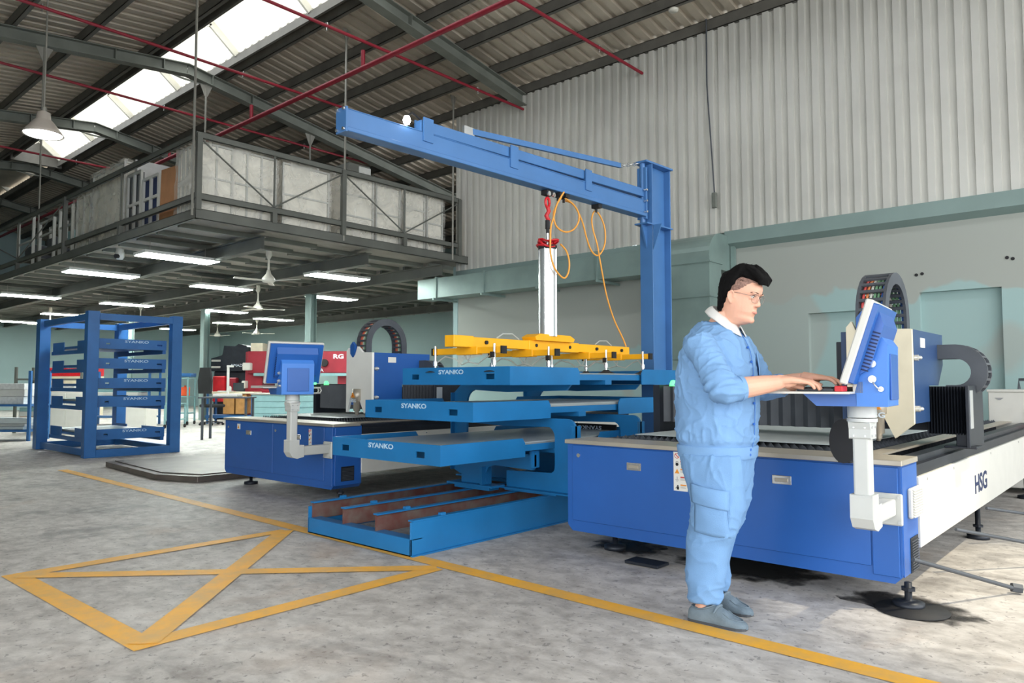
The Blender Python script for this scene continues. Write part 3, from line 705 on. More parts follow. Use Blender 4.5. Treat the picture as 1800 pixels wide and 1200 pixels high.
# ------------------------------------------------------------------ stacker base and three sheet racks
base = thing('stacker_base', 'blue floor frame with four long rusty rails under the sheet racks', 'frame', (-4.36, 3.22, 0))
m = MB().box(-4.96, -3.76, 3.22, 3.32, 0, .012).box(-4.96, -3.76, 3.22, 3.232, 0, .115).box(-4.96, -3.76, 3.232, 3.32, .105, .115)
m.build('front_channel', M_['rack_blue'], base, bevel=.002)
for y in (4.3, 5.5, 6.9): MB().box(-4.96, -3.77, y, y + .1, .0, .1).build('cross_member', M_['rack_blue'], base)
for i, x in enumerate((-4.945, -4.55, -4.165, -3.79)):
    w = MB().box(x - .005, x + .005, 3.245, 7.0, .1, .225).build('rail', M_['rust_primer'], base)
    MB().box(x - .02, x + .03, 3.24, 7.0, .225, .235).build('rail_flange', M_['rack_blue'], w)
    MB().prism([(x - .012, .235), (x + .022, .235), (x + .018, .252), (x - .008, .252)], 'y', 3.5, 3.545).build('stop_lug', M_['rack_blue'], w)
MB().box(-3.772, -3.76, 3.22, 7.0, 0, .225).box(-3.772, -3.735, 3.22, 7.0, .0, .01).build('side_beam', M_['rack_blue'], base, bevel=.002)
MB().box(-4.965, -4.953, 3.22, 7.0, 0, .2).build('side_beam', M_['rack_blue'], base)

def lip_with_slots(m, x0, x1, y0, y1, z0, z1, slots, sh=.045, sw=.095):
    zc = (z0 + z1) / 2 - .005; za, zb = zc - sh / 2, zc + sh / 2
    m.box(x0, x1, y0, y1, z0, za); m.box(x0, x1, y0, y1, zb, z1); a = x0
    for s in slots: m.box(a, s - sw / 2, y0, y1, za, zb); a = s + sw / 2
    m.box(a, x1, y0, y1, za, zb)
def tray(o, y0, z0, h=.145, zt=.105, X0=-5.03, X1=-3.76, mat='rack_blue', L1=.9, L2=1.9, L3=2.65, txt=True, slotpos=(-4.86, -3.97)):
    m = MB(); lip_with_slots(m, X0, X1, y0, y0 + .01, z0, z0 + h, slotpos)
    f = m.build('front_lip', M_[mat], o)
    if txt: text_mesh('maker_letters', 'SYANKO', .05, M_['print_faded'], f, Mface(((X0 + X1) / 2 - .02, y0 - .0012, z0 + h * .72), *FRONT), sx=1.5, spacing=1.0, bold=.0015)
    for ya, yb, cut in ((y0 + .01, y0 + L1, 1), (y0 + L2, y0 + L3 - .01, -1)):
        for x in (X0, X1 - .01):
            if cut == 1: pr = [(ya, z0), (yb, z0), (yb, z0 + h - .04), (yb - .03, z0 + h), (ya, z0 + h)]
            else: pr = [(ya, z0), (yb, z0), (yb, z0 + h), (ya + .03, z0 + h), (ya, z0 + h - .04)]
            MB().prism(pr, 'x', x, x + .01).build('side_lip', M_[mat], o)
    MB().box(X0, X1, y0 + L3 - .01, y0 + L3, z0, z0 + h).build('rear_lip', M_[mat], o)
    MB().box(X0 + .03, X1 - .03, y0 + .16, y0 + L3 - .012, z0 + zt - .065, z0 + zt - .015).build('deck', M_[mat], o)
    for y in (y0 + .3, y0 + 1.3, y0 + 2.3): MB().box(X0 + .02, X1 - .012, y, y + .1, z0, z0 + zt - .065).build('cross_tube', M_[mat], o)
    return f
def sheets(label, y0, z, n, X0=-5.0, X1=-3.79, L=2.6, mat='sheet_steel'):
    m = MB(); r = random.Random(int(y0 * 100))
    for k in range(n):
        a = r.uniform(-.012, .012); m.box(X0 + .02 + a, X1 - .02 + a, y0 + .03, y0 + L - r.uniform(0, .04), z + k * .004, z + k * .004 + .003)
    return tag(m.build('metal_sheet', M_[mat]), label, 'metal sheet')
def cframe(o, y, kind):
    if kind == 1:      # pedestal on the rails with an arm under the tray
        pr = [(-4.68, .28), (-4.40, .28)] + [(-4.38, .3)] + [(-4.38 + .1 - .1 * math.cos(R(a)), .39 + .0 + .06 * math.sin(R(a)) - .06) for a in ()] + [(-4.39, .37), (-4.35, .43), (-4.28, .45), (-3.86, .44), (-3.84, .47), (-3.84, .565), (-4.9, .565), (-4.86, .48), (-4.74, .43), (-4.68, .37)]
        MB().prism(pr, 'y', y - .012, y + .012).build('pedestal', M_['rack_blue'], o)
        for q in ((-4.41, -4.385, y - .06, y + .06, .28, .43), (-4.86, -4.84, y - .05, y + .05, .5, .565), (-3.86, -3.84, y - .05, y + .05, .46, .6)): MB().box(*q).build('stiffener', M_['rack_blue'], o)
        MB().box(-4.8, -4.25, y - .08, y + .08, .262, .28).build('foot_plate', M_['rack_blue'], o)
        MB().box(-4.72, -4.3, y - .06, y + .06, .236, .262).build('roller_box', M_['rack_blue'], o)
    elif kind == 2:
        out = [(-4.28, .26), (-3.56, .26), (-3.54, .3), (-3.54, .8)] + arc(-3.62, .775, .08, 0, 90, 4) + [(-4.9, .855), (-4.9, .8), (-4.35, .775)] + arc(-3.84, .7, .09, 70, 0, 4) + arc(-3.8, .46, .05, 0, -90, 4) + [(-4.28, .395)]
        MB().prism(out, 'y', y - .012, y + .012).build('c_frame', M_['rack_blue'], o)
        MB().box(-3.55, -3.54, y - .06, y + .06, .27, .8).build('stiffener', M_['rack_blue'], o)
        MB().box(-4.3, -3.56, y - .08, y + .08, .25, .262).build('foot_plate', M_['rack_blue'], o)
        MB().box(-4.26, -3.7, y - .06, y + .06, .236, .25).build('roller_box', M_['rack_blue'], o)
    else:
        out = [(-4.4, .26), (-4.4, .33), (-4.9, .42)] + arc(-5.02, .52, .1, -90, -180, 4) + arc(-5.0, .96, .12, 180, 100, 4) + [(-4.6, 1.06), (-3.9, 1.08), (-3.85, 1.13), (-5.2, 1.13), (-5.3, 1.05), (-5.3, .3), (-5.2, .26)]
        MB().prism(out, 'y', y - .012, y + .012).build('c_frame', M_['rack_blue'], o)
        MB().box(-5.3, -5.29, y - .06, y + .06, .3, 1.05).build('stiffener', M_['rack_blue'], o)
        MB().box(-5.2, -4.4, y - .08, y + .08, .25, .262).build('foot_plate', M_['rack_blue'], o)
        MB().box(-4.95, -4.45, y - .06, y + .06, .236, .25).build('roller_box', M_['rack_blue'], o)
specs = [(3.48, .57, 1, (4.6, 5.62), 'lowest blue sheet rack tray nearest the viewer, on short pedestals'),
         (3.80, .86, 2, (4.75, 5.72), 'middle blue sheet rack tray carried by C shaped frames'),
         (4.20, 1.13, 3, (5.1, 6.2), 'top blue sheet rack tray under the yellow vacuum lifter')]
for y0, z0, k, ys, lab in specs:
    o = thing('sheet_rack', lab, 'rack', (-4.4, y0, 0), 'blue sliding sheet racks')
    for yy in ys: cframe(o, yy, k)
    tray(o, y0, z0)
q = thing('rack_sign', 'black bar with upside down white letters behind the middle C shaped frames', 'sign', (-4.4, 6.1, .66))
bq = MB().box(-4.75, -4.05, 6.085, 6.1, .665, .735).build('bar', M_['print_black'], q)
text_mesh('maker_letters', 'SYANKO', .05, M_['print_white'], bq, Mface((-4.37, 6.0838, .7), (-1, 0, 0), (0, 0, -1)), sx=1.5, bold=.001)
sheets('bright metal sheet filling the lowest blue sheet rack tray', 3.48, .661, 5)
sheets('stack of thin metal sheets in the middle blue rack tray', 3.80, .951, 6)
sheets('pile of metal sheets in the top blue rack tray', 4.20, 1.221, 3)

# ------------------------------------------------------------------ jib crane
cr = thing('jib_crane', 'blue pillar jib crane with long double beam arm over the racks', 'crane', (-4.2, 7.15, 0))
m = MB(); X0, X1 = -4.29, -4.13
m.box(X0, X1, 6.95, 6.965, .02, 3.55).box(X0, X1, 7.335, 7.35, .02, 3.55).box(-4.216, -4.204, 6.965, 7.335, .02, 3.55); m.build('column', M_['crane_blue'], cr, bevel=.002)
MB().box(-4.5, -3.92, 6.85, 7.45, 0, .02).build('base_plate', M_['crane_blue'], cr)
MB().prism([(-4.29, 6.84), (-4.13, 6.84), (-4.1, 7.36), (-4.32, 7.36)], 'z', 3.55, 3.57).build('top_plate', M_['crane_blue'], cr, bevel=.003)
MB().prism([(-4.29, 6.84), (-4.13, 6.84), (-4.1, 7.34), (-4.32, 7.34)], 'z', 2.87, 2.885).build('bearing_plate', M_['crane_blue'], cr)
MB().prism([(6.85, 2.87), (6.95, 2.87), (6.95, 2.62)], 'x', -4.22, -4.2).prism([(-4.12, 2.87), (-4.02, 2.87), (-4.12, 2.6)], 'y', 6.95, 6.965).prism([(6.97, 2.87), (7.12, 2.87), (7.05, 2.7)], 'x', -4.2, -4.19).build('gusset', M_['crane_blue'], cr)
XA = lambda y: -4.31 + (y - 3.03) * .0235
m = MB(); m.cyl((-4.215, 6.89, 2.89), (-4.215, 6.89, 3.55), .03, 14); m.box(-4.27, -4.16, 6.87, 6.9, 2.93, 3.5); m.build('hinge_pin', M_['crane_blue'], cr)
arm = MB(); ya, yb = 3.03, 6.87
def slopebox(m, y0, y1, w, b0, b1, t0, t1):
    xs0, xs1 = XA(y0), XA(y1)
    vs = [(xs0 - w, y0, b0), (xs0 + w, y0, b0), (xs0 + w, y0, t0), (xs0 - w, y0, t0), (xs1 - w, y1, b1), (xs1 + w, y1, b1), (xs1 + w, y1, t1), (xs1 - w, y1, t1)]
    m.add(vs, [(0, 1, 2, 3), (4, 7, 6, 5), (0, 4, 5, 1), (1, 5, 6, 2), (2, 6, 7, 3), (3, 7, 4, 0)])
slopebox(arm, ya, yb, .045, 2.955, 2.99, 3.09, 3.135)
slopebox(arm, ya, yb, .062, 2.925, 2.955, 2.957, 2.992)
slopebox(arm, ya, yb, .05, 3.085, 3.128, 3.094, 3.139)
arm.build('track_beam', M_['crane_blue'], cr, bevel=.004)
m = MB(); slopebox(m, 3.72, yb, .035, 3.105, 3.175, 3.195, 3.265); m.build('upper_beam', M_['crane_blue'], cr, bevel=.004)
for y in (3.73, 4.72, 5.8):
    t = (y - 3.0) / 3.9; x = XA(y)
    m = MB(); m.box(x + .046, x + .058, y, y + .1, 3.02 + .03 * t, 3.2 + .07 * t); m.box(x - .058, x - .046, y, y + .1, 3.02 + .03 * t, 3.2 + .07 * t); m.box(x - .05, x + .05, y + .01, y + .09, 3.09 + .035 * t, 3.115 + .06 * t); m.build('strap_plate', M_['crane_blue'], cr)
m = MB(); m.box(XA(ya) - .06, XA(ya) + .06, ya - .015, ya, 2.92, 3.1); e = m.build('end_cap', M_['crane_blue'], cr)
for dx_, dz in ((-.04, 2.94), (.04, 2.94), (.04, 3.085), (-.04, 3.085)): MB().cyl((XA(ya) + dx_, ya - .03, dz), (XA(ya) + dx_, ya - .014, dz), .012, 8).build('bolt', M_['chrome'], e)
for z in (3.0, 3.12, 3.24): MB().cyl((-4.17, 6.85, z), (-4.13, 6.85, z), .012, 8).build('bolt', M_['chrome'], cr)
m = MB(); m.bar((XA(4.3), 4.3, 3.25), (-4.25, 6.5, 3.45), .03, .05); m.build('tie_rod', M_['crane_blue'], cr)
MB().box(XA(4.25) - .015, XA(4.25) + .015, 4.2, 4.32, 3.19, 3.28).build('tie_bracket', M_['alu'], cr)
for k in range(6):
    y = 6.53 + k * .062; z = 3.455 + k * .018; pts = []
    for a in range(0, 360, 45):
        u, v = .042 * math.cos(R(a)), .017 * math.sin(R(a)); pts.append((-4.245 + (v if k % 2 else 0), y + u, z + u * .3 + (0 if k % 2 else v)))
    MB().tube(pts, .006, 6, closed=True).build('chain_link', M_['chrome'], cr)
lampb = thing('led_lamp', 'small glowing lamp clipped beside the upper beam of the blue jib', 'lamp', (-4.33, 3.62, 3.16))
MB().lathe([(.001, -.035), (.02, -.03), (.03, 0), (.02, .03), (.001, .035)], (-4.24, 3.56, 3.14), 14).build('bulb', M_['bulb_glow'], lampb)
MB().tube([(-4.24, 3.56, 3.17), (-4.25, 3.62, 3.22), (-4.28, 3.74, 3.2)], .008, 6).build('holder', M_['black_rubber'], lampb)

# vacuum lifter
HX, HY = -4.26, 5.285
hook = thing('hoist_trolley', 'black trolley with red swivel hook under the blue jib beam', 'hoist', (HX, HY, 2.9))
zb = 2.945
MB().box(HX - .04, HX + .04, HY - .05, HY + .05, zb - .05, zb - .005).build('trolley_body', M_['black_rubber'], hook, bevel=.004)
for dy in (-.035, .035): MB().cyl((HX + .04, HY + dy, zb - .045), (HX + .055, HY + dy, zb - .045), .022, 14).build('wheel', M_['chrome'], hook)
ring = [(HX, HY + .03 * math.cos(R(a)), 2.83 + .045 * math.sin(R(a))) for a in range(0, 360, 30)]
MB().tube(ring, .013, 8, closed=True).tube([(HX, HY, 2.79), (HX + .0, HY + .02, 2.75), (HX, HY - .02, 2.7), (HX, HY + .02, 2.66)], .02, 8).build('red_hook', M_['hoist_red'], hook)
MB().cyl((HX, HY, 2.66), (HX, HY, 2.58), .022, 12).cyl((HX, HY, 2.58), (HX, HY, 2.54), .014, 10).build('swivel_joint', M_['black_rubber'], hook)
vl = thing('vacuum_lifter', 'yellow vacuum lifting frame with silver cylinder above the top rack tray', 'lifting device', (HX, HY, 1.24))
MB().cyl((HX, HY, 2.43), (HX, HY, 2.55), .012, 10).build('suspension_rod', M_['chrome'], vl)
m = MB(); n = 24; pr = [(HX + .08 * math.cos(R(a)) * (1 if a % 90 else 1.0), HY + .08 * math.sin(R(a))) for a in range(0, 360, 15)]; m.prism(pr, 'z', 1.575, 2.39, smooth=True); m.build('lift_cylinder', M_['alu'], vl)
for a in (20, 110, 200, 290): MB().cyl((HX + .083 * math.cos(R(a)), HY + .083 * math.sin(R(a)), 1.575), (HX + .083 * math.cos(R(a)), HY + .083 * math.sin(R(a)), 2.39), .008, 8).build('cylinder_rib', M_['chrome'], vl)
MB().cyl((HX, HY, 2.385), (HX, HY, 2.42), .088, 20).build('cylinder_cap', M_['black_rubber'], vl)
rc = random.Random(5); pts = []
for i in range(110):
    a = i * .55; rr = .075 + .03 * math.sin(i * .9); pts.append((HX + rr * math.cos(a), HY + rr * math.sin(a), 2.44 + .035 * math.sin(i * .37) + .02 * math.sin(i * 1.1)))
MB().tube(pts, .008, 6).build('coiled_red_hose', M_['hoist_red'], vl)
MX = -4.3
MB().box(MX - .045, MX + .045, 4.08, 6.66, 1.445, 1.525).build('main_beam', M_['yellow_paint'], vl, bevel=.004)
MB().box(MX - .055, MX + .055, 4.07, 4.3, 1.438, 1.532).build('beam_end', M_['yellow_paint'], vl, bevel=.004)
MB().box(MX - .055, MX + .055, 5.0, 5.75, 1.438, 1.53).build('beam_sleeve', M_['yellow_paint'], vl, bevel=.004)
MB().prism([(5.05, 1.53), (5.6, 1.53), (5.62, 1.56), (5.55, 1.59), (5.1, 1.59), (5.03, 1.56)], 'x', MX - .06, MX + .1).build('lifting_yoke', M_['yellow_paint'], vl, bevel=.003)
for y in (4.45, 5.1, 5.6, 6.05, 6.5): MB().cyl((MX + .045, y, 1.485), (MX + .062, y, 1.485), .016, 12).build('clamp_knob', M_['black_rubber'], vl)
for y, xr, xl in ((4.3, -3.92, -4.73), (5.0, -3.93, -4.72), (5.86, -3.92, -4.7), (6.42, -3.86, -4.68)):
    MB().box(xl, xr, y - .025, y + .025, 1.385, 1.437).build('cross_arm', M_['yellow_paint'], vl, bevel=.003)
    MB().box(-4.42, -4.18, y - .035, y + .035, 1.378, 1.444).build('arm_clamp', M_['yellow_paint'], vl, bevel=.003)
    for x, e in ((xr, 1), (xl, -1)):
        MB().box(x - .004, x + .012, y - .03, y + .03, 1.38, 1.442).build('end_plug', M_['black_rubber'], vl)
        xc = x - e * .06
        s = MB().cyl((xc, y - .04, 1.26), (xc, y - .04, 1.46), .011, 10).cyl((xc, y - .04, 1.29), (xc, y - .04, 1.33), .02, 12).build('cup_stem', M_['chrome'], vl)
        MB().lathe([(.001, .035), (.025, .035), (.04, .02), (.085, .003), (.085, 0), (.001, 0)], (xc, y - .04, 1.2345), 20).build('suction_cup', M_['black_rubber'], vl)
        MB().tube([(xc, y - .04, 1.31), (xc - e * .08, y + .0, 1.37), (xc - e * .17, y + .03, 1.35), (xc - e * .25, y + .03, 1.3), (xc - e * .34, y + .02, 1.32), (xc - e * .38, y, 1.38)], .006, 6).build('air_tube', M_['hose_clear'], vl)
for y in (4.75, 5.5, 6.2): MB().tube([(MX + .03, y - .15, 1.53), (MX + .03, y - .07, 1.57), (MX + .03, y + .05, 1.575), (MX + .03, y + .14, 1.53)], .006, 6).build('air_tube', M_['hose_clear'], vl)
for (y, z) in ((4.3, 1.37), (5.0, 1.36), (5.86, 1.36)): MB().box(-4.0, -3.97, y - .07, y - .045, z - .02, z + .025).build('tag_plate', M_['print_black'], vl)
ho = thing('air_hose', 'orange coiled air hose looping below the blue jib down to the yellow frame', 'hose', (-4.2, 5.4, 2.9))
def smooth(pts, n=5):
    P = [Vector(p) for p in pts]; out = []
    for i in range(len(P) - 1):
        a, b, c, d = P[max(i - 1, 0)], P[i], P[i + 1], P[min(i + 2, len(P) - 1)]
        for k in range(n):
            t = k / n; out.append(.5 * ((2 * b) + (c - a) * t + (2 * a - 5 * b + 4 * c - d) * t * t + (3 * b - a - 3 * c + d) * t ** 3))
    return out + [P[-1]]
pa = [(5.395, 2.93), (5.292, 2.8), (5.24, 2.672), (5.198, 2.57), (5.19, 2.464), (5.19, 2.334), (5.24, 2.208), (5.339, 2.133), (5.408, 2.124), (5.461, 2.189), (5.47, 2.287), (5.427, 2.379), (5.34, 2.43)]
pb = [(5.459, 2.91), (5.381, 2.812), (5.337, 2.718), (5.38, 2.616), (5.51, 2.583), (5.646, 2.626), (5.729, 2.717), (5.73, 2.802), (5.648, 2.872), (5.512, 2.91)]
pc = [(5.538, 2.9), (5.656, 2.893), (5.748, 2.837), (5.851, 2.729), (5.936, 2.582), (6.013, 2.477), (6.101, 2.437), (6.172, 2.487), (6.225, 2.595), (6.227, 2.743), (6.157, 2.862), (6.076, 2.889), (6.016, 2.797), (6.025, 2.682), (6.083, 2.545), (6.131, 2.406), (6.2, 2.238), (6.28, 2.04), (6.402, 1.813), (6.55, 1.62), (6.6, 1.53)]
for k, (p, x) in enumerate(((pa, -4.15), (pb, -4.23), (pc, -4.27))):
    MB().tube(smooth([(x + (.0 if k != 2 else .012 * math.sin(i)), a, b) for i, (a, b) in enumerate(p)]), .0085, 7).build('hose_loop', M_['hose_orange'], ho)
for y in (5.43, 5.52, 6.06): MB().box(-4.29, -4.2, y - .03, y + .03, 2.91, 2.96).cyl((-4.25, y, 2.92), (-4.25, y, 2.87), .012, 8).build('hose_trolley', M_['black_rubber'], ho)

# ------------------------------------------------------------------ pallet rack with five trays
pr_ = thing('pallet_rack', 'tall blue four post rack holding five stacked sheet trays, left side', 'rack', (-13.6, 4.75, 0))
PX = (-14.75, -12.4); PY = (4.04, 5.36)
for i, x in enumerate(PX):
    for j, y in enumerate(PY):
        w = .2 if i else .2; a = x if i else x; 
        xa, xb = (x, x + .2) if i == 0 else (x - .0, x + .14); ya_, yb_ = (y, y + .17) if j == 0 else (y - .17 + .13, y + .13)
        m = MB(); m.box(xa, xb, ya_, yb_, 0, 2.25); m.build('post', M_['pallet_blue'], pr_, bevel=.006)
for y in (4.1, 5.32): 
    MB().box(-14.55, -12.4, y, y + .06, 2.12, 2.22).build('top_rail', M_['pallet_blue'], pr_)
    MB().box(-14.55, -12.4, y, y + .06, .02, .12).build('bottom_rail', M_['pallet_blue'], pr_)
for x in (-14.7, -12.32): 
    MB().box(x, x + .06, 4.21, 5.32, 2.12, 2.22).build('top_rail', M_['pallet_blue'], pr_)
    MB().box(x, x + .06, 4.21, 5.32, .0, .12).build('bottom_rail', M_['pallet_blue'], pr_)
zs = (.26, .77, 1.06, 1.37, 1.68)
for k, z in enumerate(zs):
    tr_ = thing('sheet_tray', ('lowest', 'second lowest', 'middle', 'second highest', 'topmost')[k] + ' blue sheet tray in the tall four post rack', 'tray', (-13.5, 4.75, z), 'trays in the pallet rack')
    ya, yb = 4.235, 5.29
    m = MB(); zc = z + .07
    for (a, b, c, d) in ((ya, yb, z, zc - .02), (ya, yb, zc + .02, z + .16), (ya, 4.36, zc - .02, zc + .02), (4.42, 5.14, zc - .02, zc + .02), (5.22, yb, zc - .02, zc + .02)): m.box(-12.42, -12.405, a, b, c, d)
    f = m.build('front_lip', M_['pallet_blue'], tr_)
    text_mesh('maker_letters', 'SYANKO', .055, M_['print_faded'], f, Mface((-12.404, 4.82, z + .12), *SIDE), sx=1.7, bold=.001)
    for x0, x1 in ((-14.5, -13.95), (-13.3, -12.42)):
        for y in (ya, yb - .012): MB().box(x0, x1, y, y + .012, z, z + .15).build('side_lip', M_['pallet_blue'], tr_)
    MB().box(-14.5, -12.43, ya + .015, yb - .015, z + .03, z + .07).build('deck', M_['pallet_blue'], tr_)
    for yy in (4.21, 5.24): MB().box(-14.5, -12.45, yy + .005, yy + .06, z - .06, z - .001).build('bearer', M_['pallet_blue'], tr_)
    if k in (0, 1): tag(MB().prism([(-14.45, 4.27), (-12.5, 4.26), (-12.46, 5.26), (-14.45, 5.25)], 'z', z + .1, z + .108).prism([(-14.4, 4.3), (-12.6, 4.3), (-12.6, 5.2), (-14.4, 5.2)], 'z', z + .07, z + .1).build('metal_sheet', M_['sheet_steel']), ('grey metal sheets on the lowest tray of the tall blue rack', 'thin metal sheets on the second lowest tray of the tall blue rack')[k], 'metal sheet')
# steel plates on the floor
o = tag(MB().prism([(-10.85, 3.85), (-8.95, 3.72), (-8.35, 3.95), (-8.35, 5.9), (-10.6, 5.9)], 'z', .005, .07).prism([(-10.8, 3.95), (-9.0, 3.82), (-8.45, 4.05), (-8.45, 5.8), (-10.5, 5.8)], 'z', .072, .082).build('steel_plate', M_['dark_sheet'], bevel=.004), 'thick dark steel plates lying on the floor left of the far laser machine', 'steel plate')

# ------------------------------------------------------------------ duct on the wall
du = thing('air_duct', 'pale green sheet metal air duct along the tall wall, turning down at its right end', 'duct', (-8.5, 10.7, 3.1))
xs_ = [-12.1, -11.5, -10.1, -8.7, -7.35, -6.0, -5.86]
for i in range(len(xs_) - 1):
    MB().box(xs_[i] + .004, xs_[i + 1] - .004, 10.5, 10.95, 2.94, 3.36).build('duct_section', M_['teal_duct'], du, bevel=.004)
for x in xs_[1:-1]: MB().box(x - .02, x + .02, 10.475, 10.975, 2.915, 3.385).build('flange', M_['teal_duct'], du)
for x in xs_[1:-1]: MB().box(x + .1, x + .14, 10.3, 10.99, 2.87, 2.912).build('bracket', M_['teal_duct'], du)
prf = [(10.97, 2.9), (10.97, 3.46)] + arc(10.6, 3.08, .38, 90, 180, 8) + [(10.22, 1.5), (10.62, 1.5), (10.62, 2.9)]
MB().prism(prf, 'x', -5.85, -5.1).build('elbow', M_['teal_duct'], du, bevel=.005)
m = MB(); m.box(-5.87, -5.08, 10.2, 10.64, 2.98, 3.0).box(-5.87, -5.08, 10.2, 10.64, 2.45, 2.47); m.build('flange', M_['teal_duct'], du)
MB().box(-5.09, -5.02, 10.93, 10.99, 2.2, 3.5).build('support_angle', M_['teal_duct'], du)

# ------------------------------------------------------------------ floor markings (paint)
def strip(m, p0, p1, w, z=.003):
    a = Vector((*p0, 0)); b = Vector((*p1, 0)); d = (b - a).normalized(); n = Vector((-d.y, d.x, 0)) * w / 2
    m.add([(*(a + n).xy, z), (*(a - n).xy, z), (*(b - n).xy, z), (*(b + n).xy, z)], [(0, 1, 2, 3)])
m = MB(); strip(m, (-10.9, 3.34), (-4.6, 3.245), .12); strip(m, (-4.6, 3.245), (2.5, 3.13), .12); struct(m.build('trim_1', M_['floor_paint']))
m = MB(); a = (-5.15, 1.35); b = (-3.40, 1.38); c = (-3.42, 3.14); d = (-5.15, 3.14)
strip(m, (a[0] - .06, a[1]), (b[0] + .06, b[1]), .12, .0035); strip(m, b, (c[0], c[1]), .12, .004); strip(m, a, (d[0], d[1]), .12, .0045); strip(m, a, c, .12, .005); strip(m, b, d, .13, .0055)
struct(m.build('trim_2', M_['floor_paint']))
m = MB(); strip(m, (-20, 3.02), (-10.6, 2.98), .05); struct(m.build('trim_3', M_['concrete_floor']))
# oil under the feet
for (x, y, r, lab) in ((-1.0, 4.25, .34, 'black oil patch round the levelling foot at the machine corner'), (-2.86, 4.4, .32, 'black oil patch under the left foot of the nearer laser machine'), (-1.9, 4.45, .5, 'wide dark oil stain under the middle of the nearer laser machine')):
    r_ = random.Random(int(x * 100)); pts = []
    for i in range(26):
        a = i / 26 * 2 * math.pi; q = r * (1 + .22 * math.sin(3 * a + x) + .12 * r_.uniform(-1, 1)); pts.append((x + q * math.cos(a) * 1.15, y + q * math.sin(a) * .8))
    tag(MB().prism(pts, 'z', .0005, .0022).build('oil_stain', M_['oil']), lab, 'stain')
tag(MB().lathe([(.001, 0), (.17, 0), (.17, .006), (.001, .006)], (-1.0, 4.16, .003), 26).build('rubber_disc', M_['black_rubber']), 'flat black disc beneath the levelling foot at the machine corner', 'mat')
tag(MB().box(-2.62, -2.38, 4.02, 4.16, .003, .022).build('steel_plate', M_['dark_metal'], bevel=.003), 'small oily steel block on the floor before the nearer machine', 'block')
# rods leaning out at the right side
for k, (y0, x1, y1) in enumerate(((4.55, -.66, 4.86), (5.55, -.3, 6.1), (6.55, -.2, 7.4))):
    o = thing('support_rod', ('nearest', 'middle', 'farthest')[k] + ' dark steel rod sloping from the machine side down to the floor', 'rod', (x1, y1, 0), 'steel rods beside the nearer machine')
    MB().cyl((-.975, y0 - .45, .27), (x1, y1, .03), .011, 8).build('rod', M_['chain_grey'], o)
    MB().cyl((x1 - .012, y1 - .004, .035), (x1 + .03, y1 + .02, .028), .026, 6).build('nut', M_['chain_grey'], o)
# black disc hanging by the console, gas bottle behind, white cabinet far right
o = thing('oval_disc', 'black oval rubber disc leaning on the machine top beside the console pipe', 'rubber disc', (-1.33, 4.2, .75))
m = MB(); m.prism([(4.0 + 0, 0)] * 0 or [(-1.27 + .07 * math.cos(R(a)), .845 + .115 * math.sin(R(a))) for a in range(0, 360, 15)], 'y', 4.02, 4.09); m.build('disc', M_['black_rubber'], o, bevel=.015, seg=2)
MB().box(-1.3, -1.24, 4.03, 4.17, .732, .76).build('hanger', M_['black_rubber'], o)
o = thing('white_cabinet', 'low white equipment cabinet with grey handle bar at far right behind the machine', 'cabinet', (-1.2, 9.4, 0))
MB().box(-1.42, .4, 9.2, 9.9, .06, 1.05).build('body', M_['machine_white'], o, bevel=.006)
MB().box(-1.43, .41, 9.19, 9.91, 1.05, 1.075).build('lid', M_['machine_white'], o, bevel=.004)
MB().box(-1.1, .3, 9.19, 9.2, .4, .88).build('front_hatch', M_['machine_white'], o, bevel=.003)
MB().cyl((-.93, 9.19, .74), (-.93, 9.165, .74), .05, 20).build('red_knob', M_['hoist_red'], o)
MB().tube([(-1.18, 9.5, 1.08), (-1.18, 9.5, 1.18), (-.2, 9.5, 1.18), (-.2, 9.5, 1.08)], .015, 8).tube([(-1.1, 9.5, 1.08), (-1.08, 9.5, 1.18)], .012, 6).build('handle_bar', M_['chain_grey'], o)
MB().prism([(-1.36, .99), (-1.28, .99), (-1.31, .965), (-1.33, .965)], 'y', 9.196, 9.2).build('badge', M_['print_grey'], o)
o = thing('gas_cylinder', 'dark gas cylinder with valve standing behind the bellows left of the console', 'gas cylinder', (-4.2, 9.6, 0))
MB().lathe([(.001, 0), (.115, 0), (.115, 1.2), (.09, 1.3), (.04, 1.38), (.001, 1.38)], (-4.35, 9.4, 0), 20).build('cylinder', M_['dark_metal'], o)
MB().cyl((-4.35, 9.4, 1.38), (-4.35, 9.4, 1.5), .022, 10).cyl((-4.35, 9.4, 1.5), (-4.35, 9.4, 1.52), .06, 12).cyl((-4.42, 9.4, 1.44), (-4.28, 9.4, 1.44), .014, 8).build('valve', M_['black_rubber'], o)
# things on the console desk
o = thing('keyboard', 'small dark keypad on the white console desk under his hands', 'keyboard', (-1.24, 3.72, 1.108))
MB().box(-1.31, -1.14, 3.5, 3.86, 1.109, 1.122).build('case', M_['chain_grey'], o, bevel=.003)
kk = MB()
for i in range(4):
    for j in range(11): kk.box(-1.3 + i * .038, -1.268 + i * .038, 3.51 + j * .031, 3.536 + j * .031, 1.122, 1.127)
tag(kk.build('keys', M_['black_rubber'], o), kind='stuff')
tag(MB().box(-1.125, -1.09, 3.46, 3.53, 1.109, 1.135).build('plastic_box', M_['hoist_red'], bevel=.003), 'little red plastic box at the front of the console desk', 'box')
tag(MB().box(-1.2, -1.12, 3.87, 3.98, 1.109, 1.128).build('note_pad', M_['wire_orange'], bevel=.002), 'small orange notepad on the far end of the console desk', 'notepad')
